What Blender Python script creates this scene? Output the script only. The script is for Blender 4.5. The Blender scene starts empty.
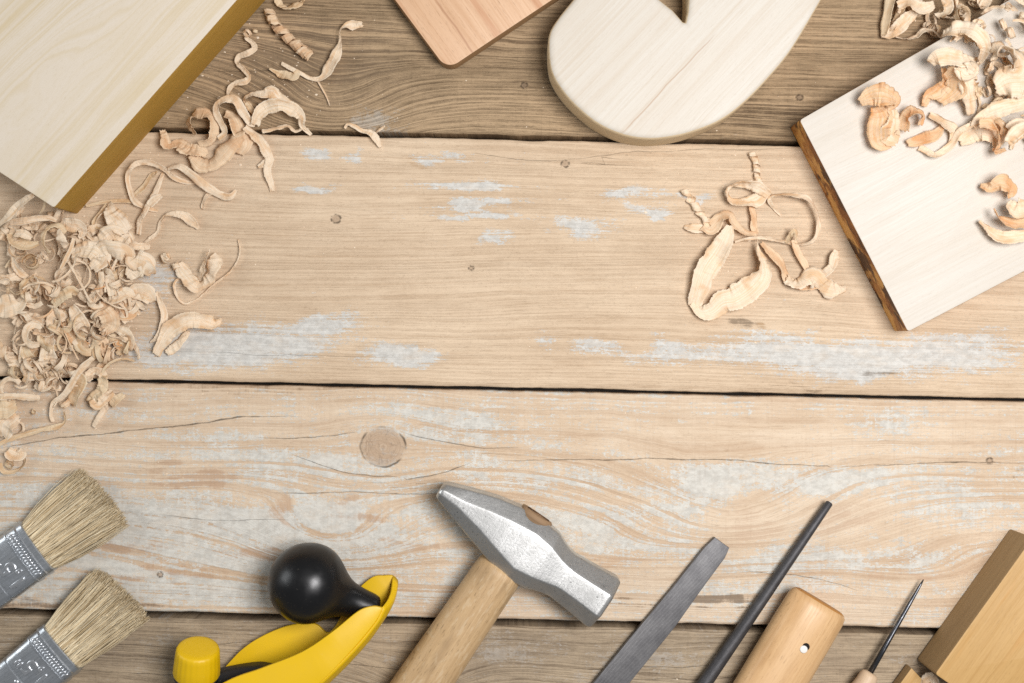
import bpy, bmesh, math, random
from mathutils import Vector, noise as mn

# ------------------------------------------------------------------ basics
S = 0.00065            # metres per table pixel
CX, CY = 512.0, 341.5
HC = 1300.0            # camera height above the table, in table pixels
sc = bpy.context.scene
col = sc.collection

def lin(r, g, b):
    f = lambda c: (c/255/12.92) if c/255 <= .04045 else ((c/255+.055)/1.055)**2.4
    return (f(r), f(g), f(b), 1.0)

def U(px, py, h=0.0):
    """a picture point at height h (table px) -> plan point, table px"""
    k = (HC-h)/HC
    return Vector(((px-CX)*k, (CY-py)*k, h))

def link(name, me, mats, parent=None, origin=None, smooth=True):
    o = bpy.data.objects.new(name, me)
    col.objects.link(o)
    for m in (mats if isinstance(mats, (list, tuple)) else [mats]):
        me.materials.append(m)
    if smooth:
        for p in me.polygons: p.use_smooth = True
    if parent is not None:
        o.parent = parent
    return o

def tag(o, label, cat, group=None, kind=None):
    o['label'] = label
    o['category'] = cat
    if group: o['group'] = group
    if kind: o['kind'] = kind
    return o

def thing(name, loc_px, label, cat, group=None):
    o = bpy.data.objects.new(name, None)
    col.objects.link(o)
    o.empty_display_size = .01
    o.location = Vector(loc_px)*S
    return tag(o, label, cat, group)

def mesh_from(name, verts, faces, origin=Vector((0, 0, 0))):
    me = bpy.data.meshes.new(name)
    me.from_pydata([tuple((Vector(v)-origin)*S) for v in verts], [], faces)
    me.update()
    return me

def from_bm(name, bm, origin=Vector((0, 0, 0))):
    for v in bm.verts: v.co = (v.co-origin)*S
    bmesh.ops.recalc_face_normals(bm, faces=bm.faces)
    me = bpy.data.meshes.new(name)
    bm.to_mesh(me); bm.free()
    return me

def sharp(o, ang=40):
    try:
        o.data.set_sharp_from_angle(angle=math.radians(ang))
    except Exception:
        pass
    return o

# ------------------------------------------------------------------ node expressions
class V:
    def __init__(s, g, sock): s.g, s.s = g, sock
    def __add__(s, o): return s.g.m('ADD', s, o)
    __radd__ = __add__
    def __sub__(s, o): return s.g.m('SUBTRACT', s, o)
    def __rsub__(s, o): return s.g.m('SUBTRACT', o, s)
    def __mul__(s, o): return s.g.m('MULTIPLY', s, o)
    __rmul__ = __mul__
    def __truediv__(s, o): return s.g.m('DIVIDE', s, o)
    def __pow__(s, o): return s.g.m('POWER', s, o)
    def abs(s): return s.g.m('ABSOLUTE', s)

class G:
    def __init__(s, name):
        s.mat = bpy.data.materials.new(name)
        s.mat.use_nodes = True
        s.nt = s.mat.node_tree
        s.nt.nodes.clear()
        s.out = s.nt.nodes.new('ShaderNodeOutputMaterial')
    def n(s, t): return s.nt.nodes.new(t)
    def put(s, sock, v):
        if isinstance(v, V): s.nt.links.new(v.s, sock)
        elif v is not None: sock.default_value = v
    def m(s, op, *a, clamp=False):
        n = s.n('ShaderNodeMath'); n.operation = op; n.use_clamp = clamp
        for i, x in enumerate(a): s.put(n.inputs[i], x)
        return V(s, n.outputs[0])
    def sat(s, v): return s.m('ADD', v, 0.0, clamp=True)
    def obj(s, k=1/S):
        t = s.n('ShaderNodeTexCoord')
        sp = s.n('ShaderNodeSeparateXYZ')
        s.nt.links.new(t.outputs['Object'], sp.inputs[0])
        return tuple(V(s, o)*k for o in sp.outputs)
    def uv(s):
        t = s.n('ShaderNodeTexCoord')
        sp = s.n('ShaderNodeSeparateXYZ')
        s.nt.links.new(t.outputs['UV'], sp.inputs[0])
        return V(s, sp.outputs[0]), V(s, sp.outputs[1])
    def attr(s, name):
        n = s.n('ShaderNodeAttribute'); n.attribute_name = name
        return V(s, n.outputs['Fac'])
    def rnd_island(s):
        return V(s, s.n('ShaderNodeNewGeometry').outputs['Random Per Island'])
    def rnd_obj(s):
        return V(s, s.n('ShaderNodeObjectInfo').outputs['Random'])
    def vec(s, x, y, z=0.0):
        n = s.n('ShaderNodeCombineXYZ')
        for i, c in enumerate((x, y, z)): s.put(n.inputs[i], c)
        return V(s, n.outputs[0])
    def noise(s, x, y=0.0, z=0.0, detail=3.0, rough=.5, dist=0.0):
        n = s.n('ShaderNodeTexNoise'); n.noise_dimensions = '3D'
        s.put(n.inputs['Vector'], s.vec(x, y, z))
        n.inputs['Scale'].default_value = 1.0
        n.inputs['Detail'].default_value = detail
        n.inputs['Roughness'].default_value = rough
        n.inputs['Distortion'].default_value = dist
        return V(s, n.outputs[0])
    def noise1(s, w, detail=2.0, rough=.5):
        n = s.n('ShaderNodeTexNoise'); n.noise_dimensions = '1D'
        s.put(n.inputs['W'], w)
        n.inputs['Scale'].default_value = 1.0
        n.inputs['Detail'].default_value = detail
        n.inputs['Roughness'].default_value = rough
        return V(s, n.outputs[0])
    def ss(s, v, a, b, lo=0.0, hi=1.0):
        n = s.n('ShaderNodeMapRange'); n.interpolation_type = 'SMOOTHSTEP'
        s.put(n.inputs[0], v)
        n.inputs[1].default_value = a; n.inputs[2].default_value = b
        n.inputs[3].default_value = lo; n.inputs[4].default_value = hi
        return V(s, n.outputs[0])
    def mix(s, f, a, b, mode='MIX'):
        n = s.n('ShaderNodeMix'); n.data_type = 'RGBA'; n.blend_type = mode
        n.clamp_factor = True
        s.put(n.inputs[0], f)
        s.put(n.inputs[6], a); s.put(n.inputs[7], b)
        return V(s, n.outputs[2])
    def gauss(s, X, Y, x, y, sx, sy, a=1.0):
        dx = (X-x)*(1.0/sx); dy = (Y-y)*(1.0/sy)
        return s.m('EXPONENT', (dx*dx+dy*dy)*-1.0)*a
    def bump(s, h, strength=.5, dist=.001, normal=None):
        n = s.n('ShaderNodeBump')
        n.inputs['Strength'].default_value = strength
        n.inputs['Distance'].default_value = dist
        s.put(n.inputs['Height'], h)
        if normal is not None: s.put(n.inputs['Normal'], normal)
        return V(s, n.outputs[0])
    def principled(s, color, rough=.6, metal=0.0, normal=None, spec=.4, **kw):
        n = s.n('ShaderNodeBsdfPrincipled')
        s.put(n.inputs['Base Color'], color); s.put(n.inputs['Roughness'], rough)
        s.put(n.inputs['Metallic'], metal)
        n.inputs['Specular IOR Level'].default_value = spec
        if normal is not None: s.put(n.inputs['Normal'], normal)
        for k, v in kw.items(): s.put(n.inputs[k.replace('_', ' ')], v)
        s.nt.links.new(n.outputs[0], s.out.inputs[0])
        return n

TILT = 0.0215

SPEC = {}
def plank_mat(name, base, base2, late, paint, seed, grain_f=.12, grain_k=.6, warp=9.0, arches=(), knots=(),
              cracks=(), spots=(), thr=.62, paint_k=.25, stains_shade=(), ridge=.5, saw=.3, fibre=.5, paint_max=.85, dash=.35, scrape=.08):
    g = G(name)
    SPEC[g.mat.name] = (arches, spots, stains_shade, knots, cracks, seed)
    ox, oy, oz = g.obj()
    X = ox+CX; Y = CY-oy
    yr = Y-(X-CX)*TILT
    w1 = (g.noise(X*(1/420), yr*(1/110), seed, 2)-.5)*(warp*3.2)
    w2 = (g.noise(X*(1/110), yr*(1/40), seed+7.3, 3)-.5)*warp
    w3 = (g.noise(X*(1/26), yr*(1/9), seed+9.3, 2)-.5)*(warp*.16)
    ring = yr+w1+w2+w3+g.attr('ring_shift')
    # growth lines: irregular bands that follow the contours of ring
    gl = g.noise1(ring*grain_f+seed*3.1, 3, .65)
    gl2 = g.noise1(ring*grain_f*3.4+seed, 3, .7)
    line = g.ss(gl*.62+gl2*.38, .44, .64)
    fine = g.noise1(ring*grain_f*9.0+seed*2, 2, .6)
    fib = g.noise(X*(1/55), ring*(1/1.6), seed+2.2, 4, .65)
    fib2 = g.noise(X*(1/22), ring*(1/.8), seed+4.2, 2, .6)
    speck = g.noise(X*(1/3.2), Y*(1/1.3), seed+6.2, 4, .75)
    broad = g.noise(X*(1/170), yr*(1/45), seed+11, 5, .65)
    mott = g.noise(X*(1/26), yr*(1/13), seed+14, 5, .7)
    dk = tuple(v*.55 for v in late[:3])+(1,)
    c = g.mix(g.ss(broad*.7+mott*.3, .38, .62), base, base2)
    dsh = g.ss(g.noise(X*(1/34), ring*(1/4.5), seed+17, 4, .7), .36, .6, 1-dash, 1.0)
    line = line*dsh
    c = g.mix(line*grain_k*(g.ss(broad, .2, .7)*.5+.5)*g.ss(mott, .2, .6, .55, 1.0), c, late)
    c = g.mix(g.ss(fine, .5, .7)*grain_k*.35, c, late)
    c = g.mix(g.ss(fib, .50, .78)*fibre, c, late)
    c = g.mix(g.ss(fib2, .56, .76)*fibre*.5, c, dk)
    c = g.mix(g.ss(speck, .55, .72)*(fibre*.8), c, dk)
    c = g.mix(g.ss(speck, .44, .3)*(fibre*.5), c, tuple(min(1, v*1.2) for v in base[:3])+(1,))
    c = g.mix(g.ss(mott, .55, .75)*.22, c, tuple(min(1, v*1.22) for v in base[:3])+(1,))
    # worn paint
    n1 = g.noise(X*(1/46), yr*(1/17), seed+20, 8, .72)
    n2 = g.noise(X*(1/4.5), yr*(1/2.0), seed+22, 5, .75)
    n4 = (g.noise(X*(1/1.9), Y*(1/1.1), seed+27, 3, .7)-.5)*.34
    n3 = g.noise(X*(1/14), yr*(1/60), seed+25, 3, .6)
    pm = n1*.60+n2*.62+n3*.08+n4+(line-.5)*-paint_k+(g.noise(X*(1/2.6), Y*(1/34), seed+70, 3, .6)-.5)*scrape+g.attr('paint_amount')
    pmask = g.ss(pm, thr+.05, thr+.12)*paint_max*g.ss(mott, .25, .55, .7, 1.0)
    pcol = g.mix(g.ss(g.noise(X*(1/9), Y*(1/6), seed+40, 6, .75), .35, .65), paint, tuple(v*.74 for v in paint[:3])+(1,))
    c = g.mix(pmask, c, pcol)
    gr_ = g.noise(X*(1/2.0), Y*(1/1.5), seed+44, 4, .75)
    pcol = g.mix(g.ss(gr_, .5, .72)*.6, pcol, tuple(v*.6 for v in paint[:3])+(1,))
    pcol = g.mix(g.ss(gr_, .46, .3)*.5, pcol, lin(232, 232, 226))
    # stain patches, some of them painted shade
    sn = g.n('ShaderNodeAttribute'); sn.attribute_name = 'stain_shade_tint'
    t = g.attr('stain_shade_amount')*(g.noise(X*(1/16), yr*(1/3.0), seed+60, 6, .75)*1.5)
    t = t+(g.noise(X*(1/2.4), Y*(1/30), seed+71, 3, .6)-.5)*scrape*1.8*g.sat(t*4.0)+n4*.9*g.sat(t*4.0)
    t = t*(g.ss(gl*.5+gl2*.5, .36, .6)*.7+.5)
    c = g.mix(g.ss(t, .20, .50)*.62, c, V(g, sn.outputs['Color']))
    # drying cracks along the grain
    crack = None
    if cracks:
        wd = (g.noise(X*(1/18), Y*(1/60), seed+1, 4, .7)-.24)*g.attr('crack_width')*1.7
        jit = (g.noise(X*(1/5), Y*(1/40), seed+3, 3, .7)-.5)*1.0
        crack = g.sat(wd-(g.attr('crack_offset')+jit).abs()+.2)*g.sat(g.attr('crack_width')*6.0)
    hole = None
    for (x, y, r) in knots:
        dx = (X-x)+(g.noise(X*(1/12), Y*(1/12), seed+x, 2)-.5)*r*.14
        dy = (Y-y)+(g.noise(X*(1/12), Y*(1/12), seed+y, 2)-.5)*r*.14
        d = g.m('SQRT', dx*dx*.9+dy*dy*1.15)
        inside = g.ss(d, r*1.08, r*.8)
        rings = g.noise1(d*(2.2/math.sqrt(r))+x, 2)
        crk = (g.noise(dx*(1.6/r), dy*(.6/r), x, 3, .6)-.5).abs()
        kc = g.mix(g.ss(rings, .3, .7)*.7+.25, base2, late)
        kc = g.mix(g.ss(speck, .45, .7)*.5, kc, dk)
        kc = g.mix(g.ss(crk, .022, .004)*.6, kc, dk)
        c = g.mix(inside*.72, c, g.mix(.35, kc, lin(146, 126, 108)))
        rd = (d-r)*(1.0/max(.9, r*.045))
        rim = g.m('EXPONENT', rd*rd*-1.0)*g.ss(g.noise(dx*(1/r), dy*(1/r), x, 2), .36, .6)
        hole = rim if hole is None else g.m('MAXIMUM', hole, rim)
    if hole is not None: crack = hole if crack is None else g.m('MAXIMUM', crack, hole)
    if crack is not None: c = g.mix(crack*.74, c, lin(50, 40, 31))
    # saw marks across the board
    sw = g.noise(X*(1/1.7), Y*(1/60), seed+50, 2)
    c = g.mix(g.ss(sw, .52, .75)*saw*.4, c, tuple(v*.8 for v in late[:3])+(1,))
    hgt = fib*.5+fib2*.2+fine*.12+speck*.3+line*-ridge+pmask*.2*n2+sw*saw*.15
    if crack is not None: hgt = hgt-crack*1.6
    nrm = g.bump(hgt, .6, .0009)
    g.principled(c, g.ss(fib, .2, .8, .66, .85), 0.0, nrm, .22)
    return g.mat

def wood_mat(name, light, dark, ang=0.0, period=9.0, k=.5, seed=0.0, warp=6.0, rough=.55, fib=.35, bands=None, arch=None, bump=.12, pores=0.0, spec=.35, lines=None):
    """planed wood, grain running at ang degrees (picture, counter-clockwise)"""
    g = G(name)
    ox, oy, oz = g.obj()
    ca, sa = math.cos(math.radians(ang)), math.sin(math.radians(ang))
    u = ox*ca+oy*sa
    v = oy*ca-ox*sa
    v = v+oz*.35
    w = (g.noise(u*(1/260), v*(1/60), seed, 2)-.5)*warp*3+(g.noise(u*(1/80), v*(1/24), seed+3, 2)-.5)*warp*.6
    ring = v+w
    if arch: 
        for (x, y, sx, sy, a) in arch: ring = ring+g.gauss(u, v, x, y, sx, sy, a)
    gl = g.noise1(ring*(1.0/period)+seed, 4, .65)
    br_ = g.noise(u*(1/90), v*(1/14), seed+19, 3)
    f1 = g.noise(u*(1/50), ring*(1/1.3), seed+5, 4, .65)
    sp = g.noise(u*(1/5), v*(1/1.5), seed+15, 4, .75)
    gf = g.noise1(ring*(5.0/period)+seed*2, 2, .6)
    br = g.noise(u*(1/150), v*(1/40), seed+8, 3)
    c = g.mix(g.ss(gl, .40, .70)*k*g.ss(br_, .3, .65, .35, 1.0), light, dark)
    c = g.mix(g.ss(br, .4, .7)*.25, c, dark)
    c = g.mix(g.ss(f1, .48, .74)*fib, c, dark)
    c = g.mix(g.ss(gf, .5, .7)*k*.5, c, dark)
    c = g.mix(g.ss(sp, .52, .74)*.3, c, tuple(x*.8 for x in dark[:3])+(1,))
    if pores:
        p = g.noise(u*(1/9), v*(1/.9), seed+9, 2, .6)
        c = g.mix(g.ss(p, .6, .72)*pores, c, tuple(x*.45 for x in dark[:3])+(1,))
    if bands:
        for (amt, bcol, lo, hi, sx, sy) in bands:
            b = g.noise(u*(1.0/sx), v*(1.0/sy), oz*(1/30)+seed+4, 3, .6)
            c = g.mix(g.ss(b, lo, hi)*amt, c, bcol)
    if lines:
        for (pos, wd, amt, lc, u0, u1) in lines:
            d = (v-pos+(g.noise(u*(1/60), pos, seed, 3)-.5)*7)
            c = g.mix(g.sat(1.0-d.abs()*(1.0/wd))*amt*g.ss(u, u0, u0+25)*g.ss(u, u1, u1-25), c, lc)
    nrm = g.bump(f1*.6+gl*-.4, bump, .0006)
    g.principled(c, g.ss(f1, .2, .8, rough-.06, rough+.1), 0.0, nrm, spec)
    return g.mat

def shaving_mat(name, a, b, c2, trans=.28):
    g = G(name)
    u, v = g.uv()
    r = g.rnd_obj()
    n1 = g.noise(u*(1/60), v*22.0, r*40, 4, .65)
    n2 = g.noise(u*(1/14), v*3.0, r*40+5, 3, .6)
    n0 = g.noise(u*(1/24), v*1.2, r*70+9, 2)
    col_ = g.mix(g.ss(n1, .40, .66)*.85, a, b)
    col_ = g.mix(g.ss(n0, .48, .66)*.5, col_, c2)
    col_ = g.mix(g.ss(n2, .5, .75)*.55*(r*.7+.45), col_, c2)
    p = g.principled(col_, .72, 0.0, g.bump(n1*1.0+n2*.3, .3, .0005), .25)
    t = g.n('ShaderNodeBsdfTranslucent')
    g.put(t.inputs[0], g.mix(.5, col_, c2))
    mx = g.n('ShaderNodeMixShader'); mx.inputs[0].default_value = trans
    g.nt.links.new(p.outputs[0], mx.inputs[1]); g.nt.links.new(t.outputs[0], mx.inputs[2])
    g.nt.links.new(mx.outputs[0], g.out.inputs[0])
    return g.mat

def simple(name, color, rough=.5, metal=0.0, mottling=.1, bump=.1, scale=10.0, spec=.4, dust=None):
    g = G(name)
    x, y, z = g.obj()
    n = g.noise(x*(1/scale), y*(1/scale), z*(1/scale), 5, .65)
    f = g.noise(x*(1/2.2), y*(1/2.2), z*(1/2.2), 3, .6)
    c = g.mix(g.ss(n, .3, .7)*mottling, color, tuple(v*.45 for v in color[:3])+(1,))
    if dust:
        c = g.mix(g.ss(g.noise(x*(1/3.0), y*(1/3.0), z*(1/3.0)+4, 5, .75), .62, .74)*dust, c, lin(200, 190, 170))
    g.principled(c, g.ss(n, .25, .75, rough-.05, rough+.1), metal, g.bump(n*.5+f*.5, bump, .0005), spec)
    return g.mat

def worn_metal(name, c1, c2, ang, rough=.36, bump=.25, dark=lin(60, 58, 55), spec=.5):
    g = G(name)
    x, y, z = g.obj()
    ca, sa = math.cos(math.radians(ang)), math.sin(math.radians(ang))
    u = x*ca+y*sa; v = y*ca-x*sa
    n = g.noise(x*(1/18), y*(1/18), z*(1/18), 6, .7)
    pit = g.noise(x*(1/2.6), y*(1/2.6), z*(1/2.6), 4, .7)
    scr = g.noise(u*(1/26), v*(1/.8), z*(1/.8), 3, .7)
    c = g.mix(g.ss(n, .32, .68), c1, c2)
    c = g.mix(g.ss(scr, .58, .74)*.4, c, lin(225, 225, 222))
    c = g.mix(g.ss(pit, .60, .72)*.75, c, dark)
    g.principled(c, g.ss(n*.6+scr*.4, .3, .7, rough-.08, rough+.16), .94, g.bump(n*.7+pit*-.7+scr*.25, bump, .0009), spec)
    return g.mat

# ------------------------------------------------------------------ materials
PAINT = lin(192, 195, 188)
M = {}
M['plank1'] = plank_mat('weathered_brown_plank', lin(182, 156, 123), lin(158, 135, 105), lin(84, 66, 48), lin(190, 184, 172), 1.7,
    grain_f=.31, grain_k=.85, warp=6, dash=.75, arches=((330, 108, 80, 46, -46), (150, 80, 90, 40, 20), (520, 60, 160, 30, -18)),
    knots=((524, 85, 3.2), (800, 97, 3.0)), thr=.80, ridge=.9, saw=.25, fibre=.6, paint_max=.6,
    spots=((380, 125, 26, 14, .34), (250, 62, 30, 8, .12)), paint_k=.1,
    cracks=((160, 68, 330, 70, 3, .7), (600, 92, 760, 108, 3, .8), (420, 50, 560, 64, 2, .6)),
    stains_shade=((290, 60, 170, 70, .62, lin(118, 100, 80)), (760, 112, 90, 20, .5, lin(84, 68, 52)), (545, 60, 60, 60, .5, lin(120, 100, 78)), (860, 60, 60, 50, .4, lin(128, 108, 84)), (440, 95, 90, 16, .4, lin(90, 74, 58))))  # dark patches at left and between block and heart are painted shade
M['plank2'] = plank_mat('pale_worn_plank', lin(212, 190, 162), lin(200, 177, 149), lin(162, 134, 104), lin(208, 210, 206), 4.1,
    grain_f=.20, grain_k=.42, warp=5, arches=((640, 300, 240, 40, 12), (300, 250, 300, 60, -10)),
    knots=((336, 219, 4.4), (565, 164, 3.6), (471, 268, 2.3)),
    cracks=((470, 152, 640, 166, 3, .55), (560, 160, 790, 148, -3, .6), (200, 352, 380, 357, 1, .4)),
    spots=((468, 187, 58, 5.5, .46), (480, 203, 46, 4, .42), (482, 215, 55, 4.2, .42), (495, 238, 22, 8, .33), (312, 186, 26, 4.5, .50),
           (445, 158, 40, 6, .36), (318, 156, 14, 5, .42), (352, 156, 8, 5, .38),
           (250, 345, 92, 22, .40), (330, 322, 36, 14, .30), (405, 355, 34, 12, .46), (185, 350, 60, 20, .30),
           (632, 194, 26, 6, .48), (650, 210, 22, 5, .42), (578, 228, 32, 11, .46), (695, 196, 22, 6, .36),
           (760, 350, 55, 20, .36), (850, 362, 55, 20, .46), (660, 355, 50, 14, .28), (590, 345, 24, 12, .28), (960, 355, 80, 24, .38),
           (540, 340, 16, 10, .25), (155, 280, 30, 30, .25)),
    thr=.815, ridge=.4, saw=.1, fibre=.5, paint_k=.15, paint_max=.8, scrape=.06,
    stains_shade=((742, 323, 16, 6, .9, lin(88, 72, 56)), (768, 327, 12, 5, .8, lin(150, 116, 76)), (800, 388, 90, 4, .5, lin(110, 88, 64)), (165, 250, 40, 90, .25, lin(176, 136, 92)), (330, 262, 60, 20, .3, lin(196, 152, 104)),
            (420, 163, 26, 6, .5, lin(160, 124, 84)), (885, 373, 22, 4, .7, lin(92, 76, 58)), (640, 385, 200, 5, .3, lin(130, 104, 78)),
            (770, 285, 40, 14, .25, lin(190, 150, 110))))
M['plank3'] = plank_mat('whitewashed_plank', lin(213, 194, 169), lin(202, 180, 153), lin(170, 140, 111), lin(208, 209, 202), 9.4,
    grain_f=.075, grain_k=.55, warp=9, scrape=.22,
    arches=((330, 540, 90, 40, -50), (560, 560, 150, 36, -34), (730, 520, 130, 60, -60), (920, 575, 90, 28, -26), (60, 545, 120, 30, 22)),
    knots=((383, 447, 21.5), (990, 461, 3.0), (160, 575, 2.6)),
    cracks=((0, 449, 300, 416, -5, 1.4), (255, 436, 360, 430, 4, .9), (292, 456, 400, 478, 5, .9), (400, 480, 470, 462, 3, .9),
            (405, 432, 520, 446, 6, .9), (500, 460, 860, 466, -3, 1.2), (840, 468, 1024, 463, -3, 1.0), (270, 490, 440, 494, 2, .9),
            (165, 516, 290, 520, 1, .6), (740, 572, 860, 590, -5, .7),
             (996, 460, 1000, 520, 0, .4)),
    spots=((70, 520, 90, 45, .17), (210, 520, 110, 26, .24), (330, 530, 100, 60, .15), (300, 598, 250, 14, .14), (160, 565, 150, 10, .16), (450, 425, 60, 26, .17), (600, 520, 110, 18, .16),
           (640, 545, 70, 8, .14), (810, 480, 120, 16, .24), (700, 495, 30, 22, .18), (770, 560, 50, 36, .15), (890, 560, 90, 12, .2), (160, 590, 160, 10, .12), (960, 500, 60, 22, .15),
           (280, 465, 60, 16, .16), (200, 440, 80, 12, .08), (880, 420, 40, 6, .2), (560, 445, 60, 14, .10), (530, 480, 80, 12, .14), (720, 440, 120, 18, -.1), (240, 500, 60, 9, -.1),
           (745, 530, 34, 30, -.25), (860, 515, 36, 16, -.2), (480, 560, 60, 30, .12)),
    thr=.72, ridge=.4, saw=.25, fibre=.45, paint_k=.22, paint_max=.8,
    stains_shade=((205, 481, 45, 8, .9, lin(174, 142, 114)), (165, 466, 20, 7, .8, lin(178, 148, 120)), (130, 548, 70, 7, .8, lin(172, 140, 112)), (260, 556, 60, 5, .7, lin(174, 142, 114)),
            (285, 512, 12, 22, .8, lin(184, 154, 126)), (370, 520, 44, 6, .8, lin(174, 142, 114)), (400, 546, 80, 5, .7, lin(176, 146, 118)), (345, 505, 14, 9, .8, lin(180, 150, 122)),
            (150, 578, 90, 6, .7, lin(170, 138, 110)), (330, 590, 120, 6, .6, lin(174, 144, 116)), (745, 530, 26, 26, .7, lin(192, 166, 140)), (850, 520, 40, 20, .6, lin(194, 168, 142)),
            (620, 560, 70, 5, .7, lin(182, 152, 124)), (560, 575, 60, 5, .6, lin(182, 152, 124)), (910, 575, 60, 6, .6, lin(184, 154, 128)), (60, 535, 60, 8, .5, lin(164, 136, 112)),
            (715, 600, 46, 9, .85, lin(78, 62, 48)), (640, 604, 60, 6, .5, lin(110, 88, 66)), (250, 391, 140, 5, .45, lin(130, 106, 82)), (60, 606, 130, 6, .7, lin(96, 74, 54)),
            (1022, 472, 12, 16, .6, lin(120, 100, 78)), (510, 400, 60, 6, .3, lin(190, 150, 112)), (170, 570, 60, 6, .35, lin(176, 128, 84))))  # mark at the right edge paints a cut-off dark object and its shadow
M['plank4'] = plank_mat('grey_weathered_plank', lin(180, 161, 134), lin(158, 141, 118), lin(96, 79, 62), lin(186, 180, 170), 15.2,
    grain_f=.16, grain_k=.75, warp=9, dash=.7, arches=((420, 680, 60, 26, -26), (100, 660, 140, 30, 18), (700, 690, 150, 30, -20)),
    cracks=((560, 668, 720, 664, 3, .8), (905, 668, 1000, 645, 2, .9), (170, 652, 300, 642, -4, .8), (60, 668, 180, 676, 2, .8), (330, 660, 420, 672, 2, .7),
            (600, 680, 760, 676, 2, .6)),
    spots=((650, 660, 60, 10, .12), (500, 650, 50, 14, .1)), thr=.70, ridge=.7, saw=.25, fibre=.55, paint_max=.5, paint_k=.1,
    stains_shade=((120, 650, 120, 30, .4, lin(104, 92, 80)), (300, 640, 120, 14, .35, lin(108, 94, 80)), (880, 650, 60, 16, .25, lin(150, 122, 90))))
M['under'] = simple('dark_underside', lin(58, 52, 46), .9)

M['pine_top'] = wood_mat('pale_pine', lin(212, 201, 184), lin(200, 182, 146), 48, 20, .8, 2.2, 12, .5, .25,
                         arch=((-90, 60, 180, 34, -50), (40, 100, 200, 30, 30)))
M['pine_side'] = wood_mat('ochre_edge', lin(170, 132, 56), lin(146, 108, 40), 48, 7, .4, 3.2, 2, .6, .4)
M['beech'] = wood_mat('reddish_beech', lin(212, 176, 142), lin(188, 146, 108), -55, 11, .55, 5.5, 6, .5, .35, pores=.4,
                      bands=((.45, lin(172, 112, 70), .52, .68, 260, 16),), lines=((10, 1.6, .55, lin(140, 88, 54), -60, 40),))
M['beech_side'] = wood_mat('shaded_beech_edge', lin(150, 118, 82), lin(120, 88, 58), 40, 7, .5, 5.9, 2, .6, .4)  # darker copy of the beech, the side's shade put into its colour
M['heart'] = wood_mat('bleached_pine', lin(207, 201, 189), lin(194, 180, 160), 47, 7, .5, 7.7, 4, .55, .28,
                      lines=((-2, 1.0, .6, lin(160, 122, 86), -110, 40), (34, .9, .5, lin(120, 90, 60), 40, 92)))
M['heart_side'] = wood_mat('sanded_rim', lin(212, 192, 158), lin(190, 164, 124), 30, 7, .4, 8.1, 3, .6, .35)
M['white_board'] = wood_mat('white_spruce', lin(204, 197, 185), lin(193, 182, 165), 28, 13, .4, 11.3, 8, .5, .22)
M['burnt_side'] = wood_mat('burnt_edge', lin(216, 164, 92), lin(190, 128, 58), -63, 8, .4, 12.9, 3, .55, .4,
                           bands=((.95, lin(66, 34, 12), .50, .57, 40, 500), (.7, lin(150, 88, 30), .45, .58, 26, 9)))
M['honey'] = wood_mat('honey_wood', lin(190, 153, 97), lin(168, 128, 70), 55, 5, .5, 14.4, 4, .5, .45, pores=.25,
                      bands=((.35, lin(190, 136, 66), .55, .7, 120, 10),))
M['honey_side'] = wood_mat('shaded_honey_edge', lin(160, 132, 92), lin(134, 106, 70), 55, 6, .4, 14.9, 3, .6, .4, pores=.2)  # honey wood darkened so the shade of the sides is painted in
M['handle'] = wood_mat('ash_handle', lin(192, 162, 121), lin(160, 128, 88), 56, 6, .55, 17.7, 4, .5, .5, pores=.6,
                       bands=((.4, lin(126, 102, 74), .5, .7, 70, 16), (.35, lin(206, 186, 154), .54, .66, 16, 4)))
M['endgrain'] = wood_mat('end_grain', lin(150, 122, 92), lin(104, 80, 58), -34, 4, .6, 18.8, 2, .7, .5)
M['birch'] = wood_mat('varnished_birch', lin(208, 171, 125), lin(188, 146, 98), 58, 8, .45, 20.2, 4, .42, .4, pores=.4, spec=.45,
                      bands=((.3, lin(160, 118, 70), .54, .7, 90, 14),))
M['birch_end'] = wood_mat('varnished_end', lin(182, 128, 62), lin(150, 98, 42), -34, 5, .5, 21.1, 2, .5, .4)
M['awl_wood'] = wood_mat('pale_awl_wood', lin(206, 180, 150), lin(186, 154, 120), 60, 6, .4, 22.2, 2, .5, .3)

M['shav_a'] = shaving_mat('cream_shaving', lin(249, 236, 213), lin(238, 214, 177), lin(226, 178, 118), .27)
M['shav_b'] = shaving_mat('straw_shaving', lin(242, 225, 194), lin(226, 198, 154), lin(212, 164, 106), .27)
M['shav_c'] = shaving_mat('pink_shaving', lin(244, 222, 190), lin(228, 194, 152), lin(216, 164, 112), .24)
M['shav_o'] = shaving_mat('amber_glow_shaving', lin(250, 234, 204), lin(244, 212, 156), lin(234, 168, 84), .45)  # amber tint paints in the glow of light passing through thin shavings

M['steel'] = worn_metal('worn_steel', lin(206, 206, 203), lin(178, 178, 175), 56, .40, .16)
M['steel_dark'] = worn_metal('hammer_top_steel', lin(176, 170, 158), lin(148, 142, 130), -34, .45)
M['file'] = None
M['tin'] = worn_metal('tin', lin(206, 210, 213), lin(180, 185, 190), 35, .33, .12, lin(120, 122, 124))
M['tin_emboss'] = worn_metal('tin_emboss', lin(236, 238, 240), lin(214, 218, 222), 35, .25, .1, lin(110, 112, 114))
M['yellow'] = simple('yellow_paint', lin(222, 180, 0), .46, 0, .08, .05, 30, .5, .12)
M['black'] = simple('black_plastic', lin(16, 16, 17), .31, 0, .2, .06, 14, .45, .12)
M['black_rough'] = simple('black_casting', lin(34, 33, 33), .5, 0, .2, .15, 8, .4, .25)
M['white_peg'] = simple('white_peg', lin(226, 222, 214), .5)
M['hole_shade'] = simple('hole_shade', lin(26, 20, 15), .9)
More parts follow.
